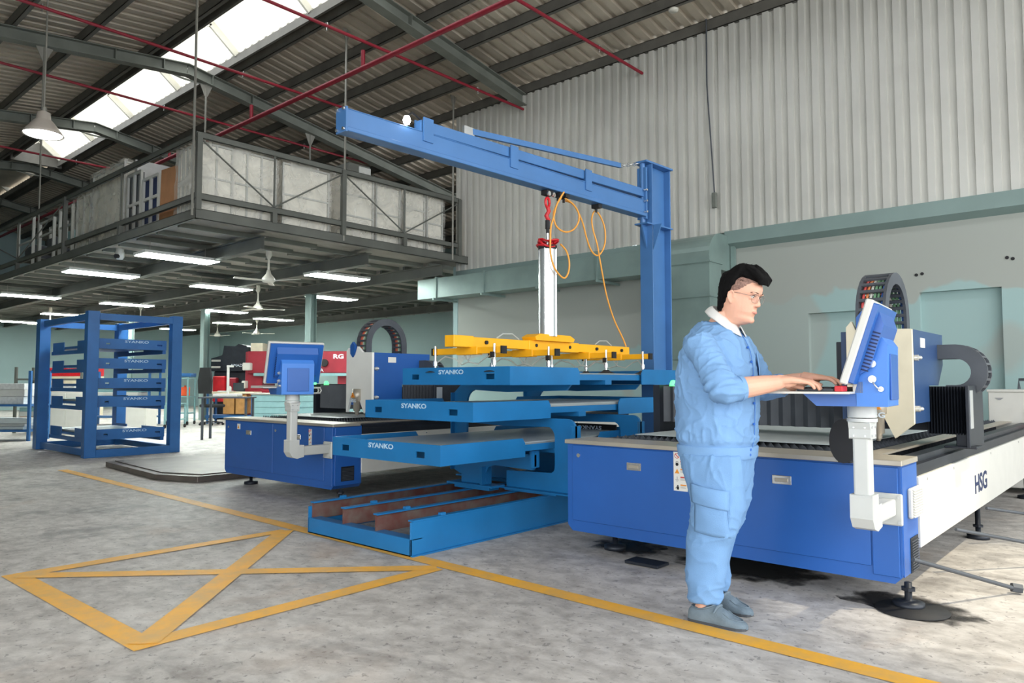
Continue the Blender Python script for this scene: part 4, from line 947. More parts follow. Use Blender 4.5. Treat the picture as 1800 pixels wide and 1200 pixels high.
# ------------------------------------------------------------------ goods on the upper floor
def wrapped(label, x0, x1, y0, y1, z0, z1, cols, rows, face='x', seed=1, inner='white_paint', crumple=.02, drape=True):
    """stack of framed panels in crumpled plastic film; cols/rows set the bars on the visible faces"""
    o = thing('wrapped_panels', label, 'wrapped goods', ((x0 + x1) / 2, (y0 + y1) / 2, z0), 'plastic wrapped goods on the upper floor')
    MB().box(x0 + .05, x1 - .05, y0 + .05, y1 - .05, z0 + .04, z1 - .05).build('panel_core', M_['wrap_core'], o)
    def bars(fixed, a0, a1, ax):
        for i in range(cols + 1):
            a = a0 + (a1 - a0) * i / cols
            if ax == 'x': MB().box(fixed - .03, fixed, a - .014, a + .014, z0 + .02, z1 - .02).build('frame_bar', M_['white_paint'], o)
            else: MB().box(a - .014, a + .014, fixed, fixed + .03, z0 + .02, z1 - .02).build('frame_bar', M_['white_paint'], o)
        for j in range(rows + 1):
            z = z0 + .03 + (z1 - z0 - .06) * j / rows
            if ax == 'x': MB().box(fixed - .028, fixed - .002, a0, a1, z - .014, z + .014).build('frame_bar', M_['white_paint'], o)
            else: MB().box(a0, a1, fixed + .002, fixed + .028, z - .014, z + .014).build('frame_bar', M_['white_paint'], o)
    bars(x1 - .02, y0 + .03, y1 - .03, 'x'); 
    if face == 'xy': bars(y0 + .02, x0 + .03, x1 - .03, 'y')
    film = MB(); sd = Vector((seed * 3.7, seed * 1.3, 0))
    def wob(p, s=crumple):
        q = Vector(p) * 3.2 + sd; n1 = mnoise.noise(q); n2 = mnoise.noise(q * 2.7 + Vector((9, 0, 0))); return n1 * s * 1.4 + abs(n2) * s * 1.6
    film.grid(22, 20, lambda u, v: (x1 + .012 + wob((x1, y0 + (y1 - y0) * u, z0 + (z1 - z0) * v)), y0 + (y1 - y0) * u, z0 - .02 + (z1 - z0 + .03) * v + .02 * mnoise.noise(Vector((u * 6, seed, v)))))
    film.grid(22, 20, lambda u, v: (x0 + (x1 - x0) * u, y0 - .012 - wob((x0 + (x1 - x0) * u, y0, z0 + (z1 - z0) * v + 5)), z0 - .02 + (z1 - z0 + .03) * v))
    film.grid(20, 20, lambda u, v: (x0 + (x1 + .02 - x0) * u, y0 - .01 + (y1 - y0) * v, z1 + .01 + .05 * abs(mnoise.noise(Vector((u * 4 + seed, v * 6, 0)))) + .05 * max(0, mnoise.noise(Vector((u * 9, v * 9 + seed, 2))))))
    film.build('plastic_film', M_['plastic_film'], o, recalc=False)
    return o
pm('wrap_core', (240, 236, 224), .5, 0, .08, 2)
wrapped('tall white framed panels wrapped in film at the near corner of the upper floor', -12.0, -11.17, 5.2, 6.56, 3.82, 4.96, 5, 2, 'xy', 1)
wrapped('second film wrapped panel stack, two wide panes, left of the middle railing post', -12.1, -11.17, 6.64, 7.62, 3.82, 4.95, 1, 2, 'x', 2)
wrapped('third film wrapped stack with three panes high, right of the middle railing post', -12.2, -11.17, 7.88, 8.62, 3.82, 5.06, 1, 3, 'x', 3)
wrapped('fourth film wrapped stack of grey panes, below the grey cabinet', -12.2, -11.2, 8.66, 9.3, 3.82, 5.0, 1, 2, 'x', 4)
wrapped('fifth film wrapped stack, tall and narrow, near the corrugated wall', -12.2, -11.2, 9.36, 9.95, 3.82, 5.06, 1, 3, 'x', 5)
wrapped('last film wrapped stack on the upper floor beside the corrugated wall', -12.2, -11.22, 9.98, 10.46, 3.82, 5.04, 1, 2, 'x', 6)
wrapped('bulky film wrapped stack behind the long railing, with a lower step beside it', -16.0, -14.35, 5.25, 6.1, 3.82, 5.3, 1, 1, 'xy', 7)
wrapped('lower film wrapped bundle furthest left along the long railing', -16.9, -16.05, 5.25, 6.0, 3.82, 5.0, 2, 1, 'xy', 8)
o = thing('grey_cabinet', 'grey cabinet with open frame standing behind the wrapped stacks', 'cabinet', (-12.9, 9.0, 3.8))
MB().box(-13.2, -12.5, 8.95, 9.5, 3.82, 5.72).build('body', M_['mezz_grey'], o, bevel=.004)
MB().box(-12.5, -12.48, 9.2, 9.5, 4.9, 5.68).build('white_panel', M_['white_paint'], o)
for a in (8.2, 8.6): MB().box(-12.53, -12.5, a, a + .03, 3.82, 5.5).build('frame_bar', M_['white_paint'], o)
MB().box(-12.53, -12.5, 8.2, 8.97, 5.47, 5.5).build('frame_bar', M_['white_paint'], o)
tag(MB().obox((-12.6, 10.1, 5.3), (.06, .7, .12), Matrix.Rotation(.5, 3, 'X')).box(-12.9, -12.3, 9.8, 10.6, 3.82, 5.08).build('wooden_board', M_['wood']), 'light wooden boards behind the last wrapped stack', 'board')
tag(MB().obox((-12.38, 5.28, 4.3), (.72, .04, .92), Matrix.Rotation(R(3), 3, 'Y')).build('cardboard_sheet', M_['cardboard']), 'brown cardboard sheet leaning behind the railing left of the corner stack', 'cardboard')
for k, (xa, xb, zt, lab) in enumerate(((-13.5, -12.85, 4.75, 'white framed dark panel next to the brown cardboard sheet'), (-14.2, -13.6, 4.95, 'taller white window frame beside the bulky wrapped stack'))):
    o = thing('window_frame', lab, 'frame', (xa, 5.3, 3.8), 'window frames on the upper floor')
    for x in (xa, (xa + xb) / 2, xb): MB().box(x - .03, x + .03, 5.26, 5.3, 3.82, zt).build('frame_bar', M_['white_paint'], o)
    for z in (3.88, 4.35, zt - .03): MB().box(xa, xb, 5.262, 5.298, z, z + .05).build('frame_bar', M_['white_paint'], o)
    MB().box(xa, xb, 5.31, 5.33, 3.84, zt - .02).build('panel', M_['print_navy'] if k == 0 else M_['glass_dark'], o)
for k in range(3):
    xa = -14.22 + k * .0
    tag(MB().box(-14.24 + k * .09, -14.2 + k * .09, 5.4, 6.4, 3.82, 5.3 - .12 * k).build('metal_profile', M_['alu']), ('aluminium profile sheet upright, leftmost of the three by the wrapped stack', 'aluminium profile sheet upright, middle of the three by the wrapped stack', 'aluminium profile sheet upright, rightmost of the three by the wrapped stack')[k], 'profile')
struct(MB().box(-30, -17.3, 8.6, 8.7, 3.8, 5.5).build('wall_partition', M_['teal_wall']))
for k, (x, w, h, lab) in enumerate(((-18.3, .8, 1.2, 'white metal frame rack on the upper floor, nearest the wrapped goods'), (-19.7, 1.0, 1.1, 'white metal frame rack on the upper floor, middle one'), (-21.4, 1.2, 1.35, 'white metal frame rack on the upper floor, leftmost in view'))):
    o = thing('frame_rack', lab, 'rack', (x, 5.7, 3.8), 'frame racks on the upper floor')
    for xx in (x, x + w):
        for yy in (5.4, 6.1): MB().box(xx - .03, xx + .03, yy - .03, yy + .03, 3.8, 3.8 + h).build('upright', M_['white_paint'], o)
    for z in (.3, .75, h - .04):
        for yy in (5.4, 6.1): MB().box(x, x + w, yy - .02, yy + .02, 3.8 + z, 3.84 + z).build('crossbar', M_['white_paint'], o)
    MB().box(x + .1, x + w - .1, 5.45, 6.05, 4.14, 4.16).build('shelf_board', M_['steel_grey'], o)
    tag(MB().box(x + .18, x + w - .25, 5.5, 5.95, 4.161, 4.5).build('storage_box', M_['chain_grey' if k else 'cart_teal'], bevel=.01), ('pale teal box on the shelf of the frame rack nearest the wrapped goods', 'dark box on the shelf of the middle frame rack', 'dark box on the shelf of the leftmost frame rack')[k], 'box')

# ------------------------------------------------------------------ ceiling lights, fans, pendant lamp, camera
proto = thing('ceiling_light', 'x', 'ceiling light')
MB().box(-.26, .26, -.68, .68, .0, .05).build('housing', M_['white_paint'], proto)
MB().box(-.24, .24, -.66, -.01, -.012, -.001).box(-.24, .24, .01, .66, -.012, -.001).build('diffuser', M_['tube_light'], proto)
for y in (-.5, .5): MB().cyl((0, y, .05), (0, y, .26), .006, 5).build('hanging_wire', M_['rod_grey'], proto)
LG = [((-13.35, 5.86), 'long ceiling light closest to the upper floor corner'), ((-16.5, 5.66), 'ceiling light left of the small security camera'), ((-22.2, 5.9), 'ceiling light cut by the left edge of the picture, upper one'), ((-13.2, 9.2), 'ceiling light right of the big ceiling fan, above the duct end'),
      ((-16.75, 8.4), 'ceiling light just left of the big ceiling fan'), ((-16.6, 11.4), 'ceiling light above the right steel column'), ((-22.4, 8.4), 'ceiling light above the pallet rack top'), ((-27.3, 8.3), 'ceiling light left of the pallet rack post top'), ((-31.9, 8.1), 'small far ceiling light at the left edge'),
      ((-31.3, 13.8), 'tiny far ceiling light between rack and left column'), ((-26.6, 13.8), 'far ceiling light above the black machine'), ((-23.8, 13.9), 'far ceiling light above the red press'), ((-22.3, 11.3), 'ceiling light behind the left steel column'), ((-27.3, 11.0), 'ceiling light in the middle of the far row')]
for i, ((x, y), lab) in enumerate(LG):
    if i == 0: proto['label'] = lab; proto['group'] = 'ceiling lights under the upper floor'; place(proto, (x, y, 3.4))
    else: dup(proto, (x, y, 3.4), 0, lab, 'ceiling lights under the upper floor')
fan = thing('ceiling_fan', 'x', 'ceiling fan')
MB().cyl((0, 0, .12), (0, 0, .55), .02, 10).lathe([(.05, .62), (.06, .5), (.02, .42), (.001, .42)], (0, 0, 0), 14).build('downrod', M_['fan_white'], fan)
MB().lathe([(.001, -.03), (.1, -.02), (.13, .02), (.11, .07), (.05, .14), (.03, .22), (.001, .22)], (0, 0, 0), 20).build('motor_hub', M_['fan_white'], fan)
for a in (15, 135, 255):
    MB().prism([(.1, -.03), (.25, -.05), (.66, -.06), (.68, .05), (.25, .05), (.1, .03)], 'z', .005, .015).build('blade', M_['fan_white'], fan, M=Matrix.Rotation(R(a), 4, 'Z') @ Matrix.Rotation(R(8), 4, 'X'))
FN = [((-12.75, 7.32), 'large white ceiling fan nearest the yellow lifter', 10), ((-17.5, 9.76), 'second white ceiling fan left of the right steel column', 50), ((-28.8, 14.3), 'small far ceiling fan right of the left steel column', 0), ((-26.4, 14.7), 'small far ceiling fan above the red press', 30), ((-27.8, 8.0), 'far ceiling fan above the pallet rack left side', 20), ((-24.5, 9.6), 'far ceiling fan behind the pallet rack top', 70)]
for i, ((x, y), lab, a) in enumerate(FN):
    if i == 0: fan['label'] = lab; fan['group'] = 'ceiling fans'; place(fan, (x, y, 3.08), R(a))
    else: dup(fan, (x, y, 3.04), R(a), lab, 'ceiling fans')
pl = thing('pendant_lamp', 'white bell shaped pendant lamp glowing at upper left', 'lamp')
MB().lathe([(.05, .36), (.09, .34), (.1, .24), (.14, .2), (.24, .06), (.28, .0), (.275, -.005), (.135, .19), (.05, .2)], (0, 0, 0), 28).build('shade', M_['lamp_shade'], pl)
MB().cyl((0, 0, .0), (0, 0, .012), .245, 28).build('diffuser', M_['bulb_glow'], pl)
MB().cyl((0, 0, .36), (0, 0, .42), .04, 12).cyl((0, 0, .42), (0, 0, 2.6), .014, 8).build('hanging_tube', M_['rod_grey'], pl)
pl['group'] = 'pendant lamps'
place(pl, (-12.69, 3.47, 4.93))
p2_ = dup(pl, (1.1, 5.4, 4.9), 0, 'white bell shaped pendant lamp added unseen for the floor patch by the nearer machine', 'pendant lamps')  # unseen lamp body, added to go with the spot below
sl = bpy.data.lights.new('added_patch_spot', 'SPOT'); sl.energy = 520; sl.spot_size = R(40); sl.spot_blend = .55; sl.shadow_soft_size = .06; sl.color = (1, .9, .68)  # spot added to make the warm patch on floor and side panel
so = bpy.data.objects.new('added_patch_spot', sl); COL.objects.link(so); so.location = (1.1, 5.4, 4.8); so.rotation_euler = (R(-5), R(15), 0)
sc = thing('security_camera', 'small white dome security camera under the upper floor edge', 'camera', (-14.55, 5.3, 3.5))
MB().lathe([(.001, .16), (.07, .16), (.07, .1), (.08, .08), (.08, .0), (.05, -.05), (.001, -.06)], (-14.55, 5.3, 3.5), 18).build('body', M_['white_paint'], sc)
MB().cyl((-14.51, 5.25, 3.5), (-14.47, 5.2, 3.49), .04, 14).build('lens', M_['black_rubber'], sc)
# ------------------------------------------------------------------ far workshop under the upper floor
CR = R(41.67)
pr = thing('press_brake', 'red press brake with pale control box, behind the far console screen', 'machine')
MB().box(0, .5, 0, 1.2, .1, 2.05).build('side_frame', M_['press_red'], pr, bevel=.02)
MB().box(2.7, 3.2, 0, 1.2, .1, 1.95).build('side_frame', M_['press_red'], pr, bevel=.02)
b = MB().box(.1, 3.2, -.12, .1, 1.42, 2.06).build('ram', M_['press_red'], pr, bevel=.02)
MB().box(.3, 3.1, -.16, .04, 1.34, 1.42).build('tool_holder', M_['cart_teal'], pr)
MB().box(.3, 3.1, -.1, .2, .2, .95).build('table', M_['press_red'], pr, bevel=.01)
MB().cyl((2.35, -.12, 1.72), (2.35, -.2, 1.72), .11, 16).build('gauge', M_['black_rubber'], b)
text_mesh('maker_letters', 'AMADA', .14, M_['print_white'], b, Mface((2.05, -.125, 1.5), *FRONT), sx=1.1)
text_mesh('model_letters', 'RG', .17, M_['print_white'], b, Mface((2.75, -.125, 1.9), *FRONT), sx=1.4, bold=.006)
MB().box(.02, .25, -.3, -.0, 1.5, 1.72).build('control_box', M_['machine_white'], pr, bevel=.02); MB().box(.0, .1, -.28, .0, .98, 1.2).build('control_box', M_['machine_white'], pr, bevel=.02)
MB().box(.15, .5, 0, .4, 2.06, 2.3).build('top_box', M_['cream_cover'], pr)
place(pr, (-20.1, 10.85, 0), CR)
bm2 = thing('punching_machine', 'tall black and red machine right of the left steel column', 'machine')
MB().box(.05, 1.1, .1, 1.2, 0, 1.5).build('body', M_['dark_metal'], bm2, bevel=.03)
MB().prism([(0, 1.5), (1.15, 1.5), (1.2, 1.75), (1.1, 2.3), (.85, 2.36), (.75, 2.28), (.4, 2.3), (.35, 2.0), (0, 1.9)], 'y', 0, 1.2).build('head', M_['dark_metal'], bm2, bevel=.03)
MB().box(.1, .5, -.1, .1, .55, 1.35).build('red_guard', M_['hoist_red'], bm2, bevel=.03)
MB().box(.6, .85, -.1, .1, .8, 1.3).build('red_guard', M_['press_red'], bm2, bevel=.03)
for z in (1.6, 1.8): MB().box(.02, .3, -.02, 0, z, z + .06).build('name_strip', M_['machine_white'], bm2)
text_mesh('maker_letters', 'AMADA', .12, M_['print_white'], bm2, Mface((.85, -.01, 1.68), *FRONT), sx=1.1)
place(bm2, (-22.3, 10.89, 0), CR)
dk = thing('workbench', 'long workbench with blue frame and wooden drawers behind the far machine', 'desk')
MB().box(0, 1.35, 0, .7, .84, .89).build('worktop', M_['cream_cover'], dk, bevel=.005)
for x in (.04, 1.28):
    for y in (.04, .62): MB().box(x, x + .05, y, y + .05, 0, .84).build('leg', M_['cart_blue'], dk)
for x in (.5, .85): MB().box(x, x + .3, .05, .6, .28, .82).build('wooden_drawer', M_['wood'], dk, bevel=.004)
MB().box(0, 1.35, .05, .65, .16, .24).build('bottom_shelf', M_['cart_blue'], dk)
place(dk, (-19.99, 9.6, 0), CR)
ch = thing('office_chair', 'black mesh office chair beside the left steel column', 'chair')
MB().prism([(-.25, .85), (.25, .85), (.28, 1.2), (.2, 1.55), (-.2, 1.55), (-.28, 1.2)], 'y', .2, .25).build('backrest', M_['black_rubber'], ch, bevel=.03)
MB().box(-.26, .26, -.25, .22, .48, .56).build('seat', M_['black_rubber'], ch, bevel=.03)
MB().cyl((0, 0, .1), (0, 0, .48), .03, 10).build('gas_lift', M_['chrome'], ch)
MB().bar((0, .23, .5), (0, .23, .9), .06, .03, (0, 1, 0)).build('back_bracket', M_['black_rubber'], ch)
for a in range(5):
    t = a * 72; g = MB().bar((0, 0, .1), (.3 * math.cos(R(t)), .3 * math.sin(R(t)), .07), .05, .03).build('star_leg', M_['black_rubber'], ch)
    MB().cyl((.3 * math.cos(R(t)) - .02, .3 * math.sin(R(t)), .03), (.3 * math.cos(R(t)) + .02, .3 * math.sin(R(t)), .03), .03, 10).build('castor', M_['black_rubber'], g)
place(ch, (-19.35, 9.5, 0), CR + 2.6)
def shelf_cart(label, loc, rz, w, d, h, shelves, mat, boxcol=None, cat='cart'):
    o = thing('tool_cart', label, cat)
    for x in (0, w):
        for y in (0, d): 
            MB().box(x - .02, x + .02, y - .02, y + .02, .1, h).build('post', M_[mat], o)
            MB().cyl((x - .015, y, .05), (x + .015, y, .05), .05, 12).build('castor', M_['black_rubber'], o)
    for z in shelves: MB().box(-.02, w + .02, -.02, d + .02, z, z + .03).build('shelf', M_[mat], o)
    place(o, loc, rz); return o
shelf_cart('tall pale teal tool cart between pallet rack and left column', (-20.26, 8.7, 0), CR, .55, .45, 1.3, (.3, .75, 1.25), 'cart_teal')
shelf_cart('low pale teal trolley in front of the tall tool cart', (-18.75, 8.0, 0), CR, .28, .5, .62, (.2, .6), 'cart_teal')
tag(place(MB().box(0, .2, 0, .18, 0, .24).cyl((.1, .09, .24), (.1, .09, .28), .03, 8).build('canister', M_['orange_plastic'], bevel=.02), (-20.14, 8.98, .784), CR), 'orange plastic canister on the tall pale teal tool cart', 'canister')
tag(place(MB().box(0, .5, 0, .36, 0, .1).build('tool_case', M_['cart_blue'], bevel=.01), (-20.26, 8.82, 1.304), CR), 'blue case lying on top of the tall pale teal cart', 'case')
tc_ = thing('drawer_cabinet', 'long low pale teal cabinet with drawers behind the far laser machine', 'cabinet')
MB().box(0, 2.65, 0, .6, .1, .86).build('body', M_['cart_teal'], tc_, bevel=.006)
for i in range(3):
    for k in range(5): MB().box(.04 + i * .88, .84 + i * .88, -.015, 0, .14 + k * .14, .26 + k * .14).build('drawer', M_['cart_teal'], tc_, bevel=.006)
MB().box(-.03, 2.68, -.03, .63, .86, .9).build('worktop', M_['stainless'], tc_, bevel=.004)
place(tc_, (-16.23, 8.95, 0), CR)
# items on the bench
tag(place(MB().box(0, .3, 0, .02, 0, .22).box(.1, .2, -.1, .02, -.02, .0).build('monitor', M_['glass_dark'], bevel=.004), (-19.55, 10.2, .92), CR), 'small dark monitor on the long workbench', 'monitor')
tag(place(MB().lathe([(.001, 0), (.05, 0), (.05, .12), (.02, .16), (.001, .16)], (0, 0, 0), 12).build('bottle', M_['white_paint']), (-19.35, 10.0, .891), 0), 'white bottle standing on the long workbench', 'bottle')
tag(place(MB().box(0, .35, 0, .25, 0, .03).build('paper_pile', M_['paper_stack']), (-19.75, 9.85, .891), CR), 'pile of papers on the long workbench', 'papers')
st = thing('measuring_stand', 'white upright stand with arm on a table left of the far console', 'stand')
MB().box(-.25, .25, -.15, .15, .86, .92).build('stand_base', M_['machine_white'], st, bevel=.01)
MB().box(-.02, .02, -.02, .02, .92, 1.5).build('column', M_['machine_white'], st); MB().box(-.02, .1, -.03, .03, 1.46, 1.5).build('arm', M_['machine_white'], st)
for x in (-.45, .42):
    for y in (-.2, .2): MB().box(x, x + .04, y, y + .04, 0, .83).build('leg', M_['chain_grey'], st)
MB().box(-.5, .5, -.25, .25, .83, .86).build('table_top', M_['chain_grey'], st)
place(st, (-14.3, 7.35, 0), CR)
# storage shelves seen left of and through the pallet rack
def storage(label, loc, w, h, levels, seed, mat='cart_blue'):
    o = thing('storage_shelf', label, 'shelf', (0, 0, 0), 'storage shelves on the left')
    for x in (0, w):
        for y in (0, .6): MB().box(x - .025, x + .025, y - .025, y + .025, 0, h).build('upright', M_[mat], o)
    for z in levels: MB().box(-.02, w + .02, -.02, .62, z, z + .04).build('shelf_board', M_[mat], o)
    place(o, loc, CR); return o
def local(loc, x, y): c, s = math.cos(CR), math.sin(CR); return (loc[0] + c * x - s * y, loc[1] + s * x + c * y)
r9 = random.Random(9)
def stock(loc, w, z, lab, n, mats, seed, h=.1):
    """a pile of flat parcels lying on a shelf, each one a thing of its own"""
    r = random.Random(seed); zz = z + .001
    for k in range(n):
        hh = h * r.uniform(.6, 1.3); x, y = local(loc, r.uniform(.02, .08), .05)
        q = MB().box(0, w * r.uniform(.85, 1), 0, r.uniform(.42, .52), 0, hh).build('flat_parcel', M_[mats[k % len(mats)]], bevel=.006)
        place(q, (x, y, zz), CR + r.uniform(-.03, .03)); zz += hh + .002
        tag(q, lab[k], 'parcel')
A = (-17.6, 3.75, 0)
storage('dark blue storage shelf with pale parcels at the left picture edge', A, 1.15, 1.38, (.18, .68), 1)
L3 = lambda s: ['%s, lowest of its pile' % s, '%s, middle of its pile' % s, '%s, top of its pile' % s]
stock(A, 1.05, .72, L3('white parcel on the upper board of the leftmost shelf'), 3, ('paper_stack', 'white_paint'), 2, .12)
stock(A, 1.05, .22, L3('silvery sheet pack on the lower board of the leftmost shelf'), 3, ('sheet_steel', 'alu'), 3, .08)
Bq = (-19.6, 5.0, 0)
storage('storage shelf seen through the left half of the pallet rack', Bq, 1.5, 1.5, (.2, .7, 1.2), 4, 'mezz_grey')
stock(Bq, 1.4, .74, L3('pale box on the middle board behind the pallet rack left half'), 3, ('white_paint', 'wood', 'paper_stack'), 5, .1)
stock(Bq, 1.4, .24, L3('box on the lowest board behind the pallet rack'), 3, ('cardboard', 'white_paint', 'cart_teal'), 6, .11)
Cq = (-21.8, 7.2, 0)
storage('storage shelf seen through the right half of the pallet rack', Cq, 1.7, 1.45, (.2, .75, 1.2), 7, 'cart_blue')
stock(Cq, 1.5, .79, L3('light box on the middle board behind the rack right half'), 3, ('machine_white', 'cart_teal', 'chain_grey'), 8, .12)
o = thing('white_locker', 'white cabinet seen through the lower left of the pallet rack', 'cabinet')
MB().box(0, .75, 0, .5, 0, .95).build('body', M_['machine_white'], o, bevel=.008); MB().box(.02, .37, -.012, 0, .08, .92).build('door', M_['machine_white'], o, bevel=.004); MB().box(.38, .73, -.012, 0, .08, .92).build('door', M_['machine_white'], o, bevel=.004)
place(o, (-18.3, 5.3, 0), CR)
o = thing('white_locker', 'small white cabinet seen through the lower right of the pallet rack', 'cabinet')
MB().box(0, .5, 0, .5, 0, .8).build('body', M_['machine_white'], o, bevel=.008); MB().box(.02, .48, -.012, 0, .08, .77).build('door', M_['machine_white'], o, bevel=.004)
place(o, (-17.6, 6.6, 0), CR)
o = thing('red_press', 'long red and yellow machine part far behind the pallet rack', 'machine')
MB().box(0, 1.7, 0, .6, 0, 1.35).build('body', M_['cream_cover'], o, bevel=.01); MB().box(0, 1.7, -.02, .6, 1.35, 1.62).build('red_hood', M_['hoist_red'], o, bevel=.02); MB().box(.1, .4, -.05, 0, 1.0, 1.25).build('yellow_panel', M_['yellow_paint'], o, bevel=.01)
place(o, (-26.8, 7.5, 0), CR)
# ------------------------------------------------------------------ the worker
def skin_mat():
    m = pm('skin', (224, 170, 144), .5, 0, .04, 14, bump=.08, bscale=160)
    b = m.node_tree.nodes['Principled BSDF']; b.inputs['Subsurface Weight'].default_value = .15; b.inputs['Subsurface Radius'].default_value = (.02, .008, .004); b.inputs['Subsurface Scale'].default_value = .5
skin_mat()
pm('shirt_cloth', (122, 160, 202), .85, 0, .04, 8, bump=.25, bscale=260, spec=.2)
pm('trouser_cloth', (118, 156, 198), .85, 0, .04, 8, bump=.25, bscale=260, spec=.2)
pm('collar_cloth', (212, 210, 206), .85, 0, .02)
pm('button_blue', (50, 105, 190), .4, 0, 0)
pm('seam_blue', (74, 122, 188), .8, 0, .05)
pm('suede', (112, 126, 136), .95, 0, .1, 20, bump=.3, bscale=220, spec=.15)
pm('shoe_sole', (70, 72, 76), .8, 0, .1)
pm('hair_black', (13, 12, 12), .9, 0, .25, 60, spec=.15)
pm('brow_brown', (52, 42, 38), .8, 0, .1)
pm('hair_fade', (138, 106, 94), .8, 0, .3, 120)
pm('eye_white', (225, 220, 215), .25, 0, 0)
pm('iris', (30, 20, 16), .15, 0, 0)
pm('lips', (208, 138, 122), .5, 0, .04)
pm('glass_frame', (150, 130, 120), .3, .6, 0)
def interp(tab, z):
    if z <= tab[0][0]: return tab[0][1:]
    for a, b in zip(tab, tab[1:]):
        if z <= b[0]:
            t = (z - a[0]) / (b[0] - a[0]); t = t * t * (3 - 2 * t) * .5 + t * .5
            return tuple(p + (q - p) * t for p, q in zip(a[1:], b[1:]))
    return tab[-1][1:]
def loft(m, rings, n=28, cap=True):
    """rings: list of lists of n points"""
    vs = [p for r in rings for p in r]; k = len(rings)
    m.add(vs, [(i * n + j, i * n + (j + 1) % n, (i + 1) * n + (j + 1) % n, (i + 1) * n + j) for i in range(k - 1) for j in range(n)], True)
    if cap: m.add(vs, [tuple(range(n))[::-1], tuple((k - 1) * n + j for j in range(n))], True)
def oval_rings(tab, yc, n=28, e=2.3, Zs=None):
    out = []
    for row in tab:
        z, xb, xf, hw = row[:4]; yo = row[4] if len(row) > 4 else 0
        xc, a = (xb + xf) / 2, (xf - xb) / 2; r = []
        for i in range(n):
            t = 2 * math.pi * i / n; c, s = math.cos(t), math.sin(t)
            r.append((xc + a * math.copysign(abs(c) ** (2 / e), c), yc + yo + hw * math.copysign(abs(s) ** (2 / e), s), z))
        out.append(r)
    return out
def dense(tab, k=4):
    zs = [r[0] for r in tab]; out = []
    for i in range(len(tab) - 1):
        for j in range(k):
            z = zs[i] + (zs[i + 1] - zs[i]) * j / k; out.append((z, *interp(tab, z)))
    return out + [tab[-1]]
def remesh(o, vox, sm=4, disp=()):
    md = o.modifiers.new('remesh', 'REMESH'); md.mode = 'VOXEL'; md.voxel_size = vox; md.use_smooth_shade = True
    if sm:
        s = o.modifiers.new('smooth', 'SMOOTH'); s.factor = .5; s.iterations = sm
    for kind, size, strength, mid in disp:
        tx = bpy.data.textures.new('fold_' + kind, kind); tx.noise_scale = size
        if kind == 'MARBLE': tx.marble_type = 'SOFT'; tx.turbulence = 6
        if kind == 'CLOUDS': tx.noise_depth = 2
        d = o.modifiers.new('folds', 'DISPLACE'); d.texture = tx; d.strength = strength; d.mid_level = mid; d.texture_coords = 'LOCAL'
def bake(o, fold):
    dg = bpy.context.evaluated_depsgraph_get(); me = bpy.data.meshes.new_from_object(o.evaluated_get(dg)); o.modifiers.clear()
    off = o.parent.location; nr = [v.normal.copy() for v in me.vertices]
    for v, nn in zip(me.vertices, nr): v.co += nn * fold(v.co + off)
    me.polygons.foreach_set('use_smooth', [True] * len(me.polygons)); old = o.data; o.data = me; me.name = old.name
    if not me.materials: me.materials.append(old.materials[0])
def ridge(q, k=3):
    n = mnoise.noise(q); return max(0.0, 1 - abs(n) * 2.6) ** k
def segd(p, a, b):
    ab = b - a; t = max(0, min(1, (p - a).dot(ab) / ab.length_squared)); return (p - a - ab * t).length, t
man = thing('person', 'man in light blue work shirt and trousers, glasses and grey loafers, typing at the console', 'person', (-1.69, 3.44, 0))
YC = 3.44
# head in its own frame: x forward, z up from the chin
HT = [(-.12, -.138, -.01, .07), (-.06, -.126, -.004, .063), (-.02, -.112, .02, .06), (-.004, -.098, .06, .05), (.008, -.094, .082, .054), (.022, -.092, .088, .060), (.036, -.093, .083, .064), (.05, -.096, .087, .067),
      (.062, -.098, .086, .069), (.078, -.1, .086, .0715), (.1, -.103, .084, .074), (.125, -.108, .08, .0755), (.137, -.11, .083, .0765), (.15, -.112, .09, .077), (.17, -.114, .092, .078), (.19, -.114, .086, .076), (.208, -.107, .07, .068), (.222, -.09, .045, .052), (.232, -.06, .01, .03), (.235, -.04, -.01, .01)]
def hsurf(t, z, off=0):
    xb, xf, hw = interp(HT, z); xc, a = (xb + xf) / 2, (xf - xb) / 2; c, s = math.cos(t), math.sin(t)
    w = hw * (1 - .16 * max(0, c) ** 2 * (1.4 if z < .05 else .6)); a += off; w += off
    return Vector((xc + a * math.copysign(abs(c) ** .92, c), w * math.copysign(abs(s) ** .9, s), z))
HM = Matrix.Translation((-1.579, YC, 1.455)) @ Matrix.Rotation(R(16), 4, 'Y') @ Matrix.Rotation(R(-4), 4, 'Z')
body = MB(); hm = MB(); n = 32
rings = []; z = -.12
while z < .2345: rings.append([hsurf(2 * math.pi * i / n, z) for i in range(n)]); z += .006
loft(hm, rings, n)
